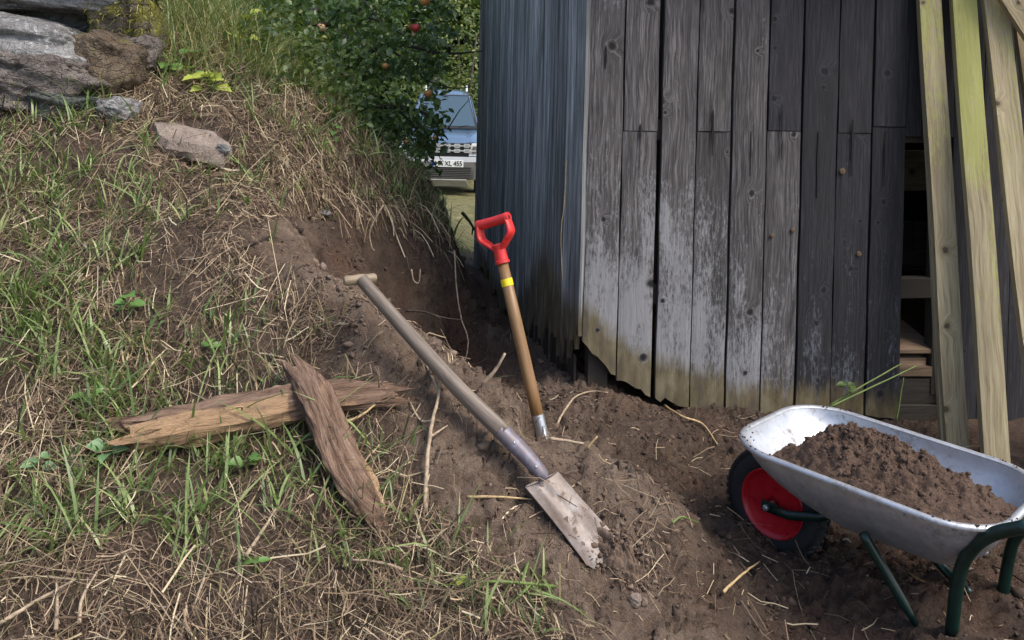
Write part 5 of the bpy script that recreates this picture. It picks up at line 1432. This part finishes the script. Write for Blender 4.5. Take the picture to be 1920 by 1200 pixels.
def sample(n, x0, x1, y0, y1, densf):
    X = rng.uniform(x0, x1, n); Y = rng.uniform(y0, y1, n); Z = tz(X, Y)
    nz = tn(X, Y)[:, 2]
    px, py = proj(X, Y, Z)
    d = densf(X, Y, Z, px, py) / np.clip(nz, .35, 1) * .6
    vis = (px > -260) & (px < 2000) & (py < 1420)
    ok = (rng.random(n) < d) & vis & barn_ok(X, Y)
    return X[ok], Y[ok]
def lay(X, Y, L, hmax, S=4, az=None, lift=.3, curl=.16):
    n = len(X); az = rng.uniform(0, 2 * np.pi, n) if az is None else az
    t = np.linspace(-.5, .5, S)[None]; k = rng.normal(0, curl, n)[:, None]
    a = az[:, None] + k * t
    x = X[:, None] + np.cos(a) * L[:, None] * t; y = Y[:, None] + np.sin(a) * L[:, None] * t
    h0 = rng.random(n)[:, None] ** 2 * hmax + .002; sl = rng.normal(0, lift, n)[:, None]
    z = tz(x, y) + h0 + np.abs(sl * L[:, None] * (t + .5)) * (rng.random(n) < .6)[:, None]
    return np.stack([x, y, z], -1)
def straw_d(X, Y, Z, px, py):
    b = bare(X, Y, Z)
    patch = .3 + .9 * sstep(-.3, .2, fbm(X, Y, 2.2, 3, .5, 51)); d = (1 - b) ** 1.5 * patch + .012 + .16 * b * sstep(.0, .35, fbm(X, Y, 4, 2, .5, 55)) * (px < 1350) * (py > 700) * (Y < 3.4)
    d = d * (1 - .45 * sstep(560, 700, px) * sstep(280, 330, py) * sstep(4.3, 4.6, Y))
    d = d * (1 - .4 * sstep(480, 600, px) * sstep(200, 260, py) * sstep(4.2, 4.6, Y))
    slab_ = (px > 288) & (px < 432) & (py > 224) & (py < 292)
    return d * sstep(7.4, 6.2, Y) * np.where(slab_, .12, 1)
def wpx(X, Y, wp):        # straw does not get thinner than it looks in the picture
    return wp
X, Y = sample(165000, -3.2, 2.2, 1.75, 7.2, straw_d)
n = len(X); L = np.exp(rng.normal(-2.45, .6, n)).clip(.025, .42) * (.3 + .7 * tn(X, Y)[:, 2])
az = np.where(rng.random(n) < .5, rng.uniform(0, 6.28, n), rng.normal(-.9, .6, n))
nn_ = tn(X, Y); cont = np.arctan2(nn_[:, 0], -nn_[:, 1]) + rng.normal(0, .55, n)
az = np.where((nn_[:, 2] < .75) & (rng.random(n) < .65), cont, az)
pl_ = lay(X, Y, L, .05, 4, az)
w = np.exp(rng.normal(-7.0, .45, n)).clip(.0005, .0034)[:, None] * np.ones((1, 4))
ribbons('dry_straw', pl_, w, M_straw, tag_label='matted dry straw and cut stems covering the bank')
X, Y = sample(190000, -3.2, 1.4, 1.75, 6.6, lambda X, Y, Z, px, py: straw_d(X, Y, Z, px, py) * .9 + .1 * sstep(.3, .9, bare(X, Y, Z)) * (px < 1250) * sstep(480, 620, px) * (Y < 3.6))
n = len(X); L = np.exp(rng.normal(-3.1, .45, n)).clip(.015, .13) * (.35 + .65 * tn(X, Y)[:, 2])
M_chaff = NT('chaff', .85); M_chaff.col(M_chaff.ramp(M_chaff.island(), [(0, (.03, .019, .013)), (.4, (.12, .075, .05)), (.75, (.24, .16, .105)), (1, (.42, .32, .21))])); M_chaff = M_chaff.m
ribbons('chaff', lay(X, Y, L, .022, 3, lift=.25), rng.uniform(.0007, .0019, n)[:, None] * np.ones((1, 3)), M_chaff, tag_label='short broken straw and chaff matted on the bank')
# upright dry stems and stubble
X, Y = sample(9000, -3.0, .6, 1.9, 6.8, lambda X, Y, Z, px, py: (1 - bare(X, Y, Z)) * .55)
n = len(X); L = rng.uniform(.03, .13, n); ln = rng.normal(0, .35, (n, 2)); t = np.linspace(0, 1, 3)[None]
p = np.stack([X[:, None] + ln[:, :1] * L[:, None] * t, Y[:, None] + ln[:, 1:] * L[:, None] * t, tz(X, Y)[:, None] + L[:, None] * t - .005], -1)
M_stub = NT('stubble_stem', .85); M_stub.col(M_stub.ramp(M_stub.island(), [(0, (.02, .016, .008)), (.4, (.06, .05, .02)), (.75, (.13, .11, .045)), (1, (.3, .23, .13))])); M_stub = M_stub.m
ribbons('stubble', p, rng.uniform(.0015, .0034, n)[:, None] * np.array([[1.1, 1, .9]]), M_stub, tag_label='short dark stubble stems left standing on the mown bank')
# dry stems hanging over the cut bank and along the upper lip
n = 650
pxs = rng.uniform(480, 872, n); base = 300 + np.clip(pxs - 520, -60, 400) * .36
pys = base + rng.normal(2, 26, n)
hang = []
for a, b in zip(pxs, pys):
    g_ = G(a, b); hang.append((g_.x, g_.y, g_.z))
hg = np.array(hang); L = rng.uniform(.05, .2, n)
dx = rng.normal(.2, .75, n); dy = rng.normal(-.4, .5, n); t = np.linspace(0, 1, 5)[None]
x = hg[:, :1] + (dx * L)[:, None] * t * .8; y = hg[:, 1:2] + (dy * L)[:, None] * t * .8
z = np.maximum(hg[:, 2:] + .05 * t * (1 - t) * 4 * rng.random((n, 1)) - (L * .75)[:, None] * t ** 1.7, tz(x, y) + .006)
ribbons('hanging_straw', np.stack([x, y, z], -1), rng.uniform(.001, .0026, n)[:, None] * np.ones((1, 5)), M_straw, tag_label='dry stems hanging over the lip of the cut bank')

def blades(name, X, Y, L, mat, label, wmax=.0042, S=6, bend=(.3, .9), lean=None, zoff=-.01):
    n = len(X); az = rng.uniform(0, 6.28, n); t = np.linspace(0, 1, S)[None]; bd = rng.uniform(*bend, n)
    dx, dy = np.cos(az), np.sin(az)
    if lean is not None: dx = dx + lean[0]; dy = dy + lean[1]
    tip = rng.random(n) < .25
    droop = np.where(tip, rng.uniform(.5, 1.3, n), rng.uniform(.05, .5, n))
    r = (L * bd)[:, None] * (t * .45 + t ** 2 * .75); z = (L * np.sqrt(np.clip(1 - .5 * bd ** 2, .15, 1)))[:, None] * (t - droop[:, None] * .55 * t ** 2.4)
    x = X[:, None] + dx[:, None] * r; y = Y[:, None] + dy[:, None] * r
    z = np.maximum(tz(X, Y)[:, None] + zoff + z, tz(x, y) + .004)
    p = np.stack([x, y, z], -1)
    w = (rng.uniform(.5, 1.0, n) * wmax)[:, None] * np.array([[.6, .95, 1, .85, .55, .06]])
    side = np.stack([-dy, dx, rng.normal(0, .35, n)], -1)[:, None, :].repeat(S, 1)
    return ribbons(name, p, w, mat, side, label)
def green_d(X, Y, Z, px, py):
    b = bare(X, Y, Z)
    left = sstep(480, 30, px) * (.5 + .7 * sstep(350, 600, py) * sstep(950, 700, py))
    g = sstep(-.02, .3, fbm(X, Y, 2.6, 3, .55, 77)) * (.16 + left * 1.25)
    g += .5 * np.exp(-((px - 430) / 90) ** 2 - ((py - 620) / 70) ** 2) + .35 * np.exp(-((px - 560) / 150) ** 2 - ((py - 1010) / 110) ** 2)
    g += .55 * np.exp(-((px - 400) / 120) ** 2 - ((py - 860) / 40) ** 2) + .45 * np.exp(-((px - 810) / 55) ** 2 - ((py - 1020) / 60) ** 2)
    g += .5 * np.exp(-((px - 470) / 130) ** 2 - ((py - 150) / 45) ** 2) + .3 * np.exp(-((px - 300) / 180) ** 2 - ((py - 370) / 60) ** 2)
    g += .4 * sstep(460, 560, px) * sstep(420, 340, py - .1 * (px - 560)) * sstep(4.3, 4.8, Y) * sstep(-.1, .25, fbm(X, Y, 5, 2, .5, 88))
    g += .25 * np.exp(-((px - 980) / 70) ** 2 - ((py - 1130) / 60) ** 2)
    g *= 1 - .7 * np.exp(-((px - 390) / 190) ** 2 - ((py - 510) / 75) ** 2)
    g *= 1 - .45 * np.exp(-((px - 250) / 260) ** 2 - ((py - 1130) / 110) ** 2)
    return g * ((1 - b) * .95 + .04) * sstep(7, 6, Y) * (py > 60)
# tufts: seeds with several blades each
X, Y = sample(18500, -3.1, 1.0, 1.8, 6.8, green_d)
m_ = rng.integers(2, 8, len(X)); X = np.repeat(X, m_) + rng.normal(0, .014, m_.sum()); Y = np.repeat(Y, m_) + rng.normal(0, .014, m_.sum())
L = np.exp(rng.normal(-2.25, .5, len(X))).clip(.03, .28)
blades('green_grass', X, Y, L, M_grass, 'green grass blades growing through the straw on the bank', wmax=.0052)
X, Y = sample(9000, -3.1, .8, 1.8, 6.8, lambda X, Y, Z, px, py: green_d(X, Y, Z, px, py) * .6 + .06 * (1 - bare(X, Y, Z)))
L = np.exp(rng.normal(-2.2, .5, len(X))).clip(.03, .3)
blades('yellow_grass', X, Y, L, M_grassdry, 'yellowing grass blades among the green grass of the bank', wmax=.0032, bend=(.5, 1.1))
# long unmown grass at the top of the bank
def top_d(X, Y, Z, px, py):
    return sstep(270, 320, px) * sstep(175, 110, py - .28 * np.clip(px - 430, 0, 500)) * sstep(840, 640, px) * .95
X, Y = sample(10500, -3.2, -.4, 4.6, 8.2, top_d)
L = rng.uniform(.12, .5, len(X)) * (1 - .65 * sstep(460, 600, proj(X, Y, tz(X, Y))[0]))
blades('tall_grass', X, Y, L, M_grass, 'long unmown grass along the top of the bank', wmax=.0042, bend=(.2, .9))
X, Y = sample(19000, -3.2, -.4, 4.6, 8.2, top_d)
blades('tall_dry_grass', X, Y, rng.uniform(.12, .55, len(X)) * (1 - .6 * sstep(460, 600, proj(X, Y, tz(X, Y))[0])), M_grassdry, 'long bleached grass stems along the top of the bank', wmax=.003, bend=(.2, 1.0))
# weeds with small leaves on the upper bank
X, Y = sample(3000, -2.6, -.4, 5.0, 7.6, lambda X, Y, Z, px, py: sstep(400, 520, px) * sstep(235, 150, py - .35 * np.clip(px - 480, 0, 400)))
m_ = 5; X = np.repeat(X, m_) + rng.normal(0, .05, len(X) * m_); Y = np.repeat(Y, m_) + rng.normal(0, .05, len(Y) * m_)
Z = tz(X, Y) + rng.random(len(X)) ** 1.4 * .42
M_weed = leaf_mat('weed_leaves', (.025, .05, .015), (.06, .1, .026), (.15, .19, .055), .5)
tag(leaf_cloud('weeds', np.stack([X, Y, Z], -1), np.full(len(X), .042), M_weed, None, 41), 'low leafy weeds along the top edge of the bank', kind='stuff')
# field grass round the car and at the barn edge
n = 16000; X = rng.uniform(-2.2, .6, n); Y = 8.4 + 9 * rng.random(n) ** 1.5; ok = barn_ok(X, Y, .02); X, Y = X[ok], Y[ok]
M_field = leaf_mat('field_grass', (.14, .16, .045), (.3, .3, .11), (.48, .42, .2), .7)
blades('field_grass', X, Y, rng.uniform(.03, .12, len(X)), M_field, 'short sunlit field grass in front of the parked car', wmax=.006, bend=(.4, 1.0))
n = 500; gp_ = [G(a, b) for a, b in zip(rng.normal(868, 16, n), rng.normal(395, 34, n))]
X = np.array([g_.x for g_ in gp_]); Y = np.array([g_.y for g_ in gp_]); ok = barn_ok(X, Y, .02); X, Y = X[ok], Y[ok]
blades('passage_grass', X, Y, rng.uniform(.08, .3, len(X)), M_grass, 'green grass tufts in the passage beside the far barn edge', wmax=.006)
# grass and weed at the foot of the barn front
# dry stalks strewn over the dug floor
X, Y = sample(1500, -.3, 2.3, 2.6, 5.6, lambda X, Y, Z, px, py: .9 * bare(X, Y, Z) * (.3 + sstep(.0, .3, fbm(X, Y, 2, 2, .5, 90))))
L = np.exp(rng.normal(-2.6, .5, len(X))).clip(.03, .25)
ribbons('strewn_straw', lay(X, Y, L, .012, 4), rng.uniform(.001, .0022, len(X))[:, None] * np.ones((1, 4)), M_straw, tag_label='loose straw bits strewn over the dug earth')

# ================================================================== LEAFY PLANTS (each leaf a part)
M_lime = leaf_mat('lime_leaf', (.3, .34, .05), (.38, .43, .075), (.46, .5, .12), .5)
M_nettle = leaf_mat('bright_green_leaf', (.08, .17, .035), (.13, .25, .06), (.2, .33, .09), .5)
M_blueleaf = leaf_mat('blue_green_leaf', (.1, .2, .09), (.16, .29, .13), (.22, .36, .18), .5)
def leaf_part(base, d, up, L, w, mat, parent, lobed=0.0, curl=.25):
    d = Vector(d).normalized(); up = Vector(up); up = (up - d * up.dot(d)).normalized(); s = d.cross(up)
    S = 7; vs = []; fs = []
    for k in range(S + 1):
        t = k / S; ww = w * (math.sin(math.pi * min(1, t * .93 + .07) ** .75)) * (1 + lobed * (.5 if k % 2 else -.4)) if 0 < k < S else w * .06
        c = base + d * L * t - up * L * curl * t * t
        vs += [c - s * ww + up * ww * .28, c - s * ww * .5 + up * ww * .1, c, c + s * ww * .5 + up * ww * .1, c + s * ww + up * ww * .28]
    for k in range(S):
        for i in range(4): fs.append((k * 5 + i, k * 5 + i + 1, k * 5 + i + 6, k * 5 + i + 5))
    mb = MB(); mb.add(vs, fs); return mb.build('leaf', mat, parent, True)
def plant(name, px, py, leaves, mat, label, height=.05, L=.05, w=.02, lobed=.1, seed=0, spread=1.0, depth=None):
    r_ = random.Random(seed); b = G(px, py) if depth is None else P(px, py, depth)
    o = empty(name, b, label, 'plant')
    tip = b + Vector((r_.uniform(-.02, .02), r_.uniform(-.02, .02), height))
    mb = MB(); mb.tube([b - Vector((0, 0, .02)), b.lerp(tip, .5), tip], [.0028, .0024, .0018], 6); mb.build('stem', M_stalk, o)
    for k in range(leaves):
        a = k * 2.4 + r_.random(); t = r_.uniform(.4, 1)
        p = b.lerp(tip, t); dd = Vector((math.cos(a), math.sin(a), r_.uniform(-.1, .5)))
        ll = L * r_.uniform(.75, 1.2)
        q = p + dd * ll * .35 * spread; mb = MB(); mb.tube([p, q], [.0014, .001], 5)
        lf = leaf_part(q, dd, (r_.uniform(-.3, .3), -.55 + r_.uniform(-.3, .3), 1), ll, w * r_.uniform(.8, 1.15), mat, o, lobed)
        mb.build('leaf_stalk', M_stalk, lf)
    return o
plant('broadleaf_plant', 392, 178, 13, M_lime, 'low plant with pale lime-yellow lobed leaves above the flat slab', .08, .085, .042, .22, 3, 1.5)
plant('broadleaf_plant', 462, 118, 7, M_lime, 'climbing plant with lime-yellow leaves at the top of the bank', .30, .075, .038, .2, 4, 1.0)
plant('broadleaf_plant', 318, 140, 5, M_nettle, 'plant with broad green leaves right of the mossy stone', .10, .11, .042, .03, 5, 1.0)
plant('broadleaf_plant', 350, 148, 3, M_nettle, 'small broad leaved plant just left of the lime-yellow plant', .06, .09, .038, .03, 6, 1.0)
plant('broadleaf_plant', 386, 14, 4, M_lime, 'small lime leaved plant at the top edge left of the climbing plant', .16, .07, .03, .1, 15, 1.0, depth=5.5)
plant('nettle', 243, 600, 8, M_nettle, 'bright green leafy seedling in the middle of the straw slope', .10, .055, .02, .12, 7, .8)
plant('nettle', 203, 872, 7, M_blueleaf, 'blue-green trefoil seedling left of the torn end of the lower timber', .06, .05, .021, .05, 8, .8)
plant('nettle', 168, 758, 6, M_nettle, 'bright green seedling between grass blades above the lower timber', .06, .045, .018, .1, 9, .8)
plant('nettle', 395, 660, 4, M_nettle, 'tiny bright green seedling right of the middle of the slope', .03, .03, .014, .05, 10, .7)
plant('nettle', 462, 888, 5, M_nettle, 'green seedling in the grass directly below the lower timber', .05, .045, .016, .1, 11, .8)
plant('nettle', 590, 172, 6, M_nettle, 'bright green weed on the upper edge of the bank', .1, .07, .026, .12, 12, .9)
plant('nettle', 628, 258, 5, M_nettle, 'pale green weed over the lip of the cut bank', .06, .06, .02, .1, 13, .9)
plant('nettle', 75, 890, 6, M_blueleaf, 'blue-green seedling at the left picture side below the timbers', .05, .04, .016, .08, 14, .8)
plant('nettle', 480, 1072, 4, M_nettle, 'small green sprout low on the straw slope under the diagonal timber', .04, .035, .013, .1, 16, .8)
plant('nettle', 1590, 742, 9, M_weed, 'dark green bramble leaves at the foot of the right barn planks', .05, .04, .016, .15, 17, .9, depth=4.55)
pc = G(905, 1101, .02)
o = empty('sprig', pc, 'green sprig with a lime leaf tip lying across the lower edge of the mound', 'sprig')
mb = MB(); mb.tube(spline([G(868, 1100, .02), G(950, 1101, .025), G(1040, 1104, .012)], 5), .0045, 7); mb.build('stem', M_stalk, o, True)
for k in range(4): leaf_part(G(872 - k * 3, 1100, .022), (-1, .5 - .35 * k, .15), (0, -.6, 1), .03, .013, M_lime, o, .1)
o = empty('grass_sheaf', G(1000, 1120, .02), 'broken sheaf of green grass lying on the mound below the sprig', 'grass')
for (a, b, c_) in [((985, 1108), (1050, 1140), (1122, 1182)), ((978, 1118), (1040, 1136), (1105, 1160)), ((990, 1100), (968, 1125), (950, 1140)), ((985, 1062), (972, 1096), (975, 1112))]:
    mb = MB(); mb.tube(spline([G(*a, .02), G(*b, .028), G(*c_, .012)], 5), [.004, .0055, .006, .006, .0055, .005, .004, .003, .002, .0015, .001], 6, flat=.25); mb.build('blade', M_grass, o, True)
# moss cushion on the mossy stone
n = 5200; r_ = np.random.default_rng(5)
ms = bpy.data.objects['moss_stone']; mvs = np.array([(ms.matrix_world @ v.co)[:] if False else (v.co + ms.location)[:] for v in ms.data.vertices]); k = r_.integers(0, len(mvs), n)
p0 = mvs[k]; ok = (p0[:, 2] > np.percentile(mvs[:, 2], 40)) | (fbm(p0[:, 0] * 9, p0[:, 2] * 5, 1, 2, .5, 4) > .1); p0 = p0[ok]; n = len(p0)
dirs = r_.normal(0, .5, (n, 3)); dirs[:, 1] -= .5; t = np.linspace(0, 1, 3)[None, :, None]; Lm = r_.uniform(.008, .035, n)[:, None, None]
mp = p0[:, None, :] + dirs[:, None, :] * Lm * t; mp[:, :, 2] -= (t[..., 0] ** 2) * .02 * r_.random((n, 1))
M_moss = leaf_mat('moss', (.09, .085, .012), (.2, .19, .03), (.32, .3, .07), .8, False)
ribbons('moss', mp, r_.uniform(.0015, .003, n)[:, None] * np.array([[1, .9, .3]]), M_moss, tag_label='yellow-green moss tufts on the upright stone')
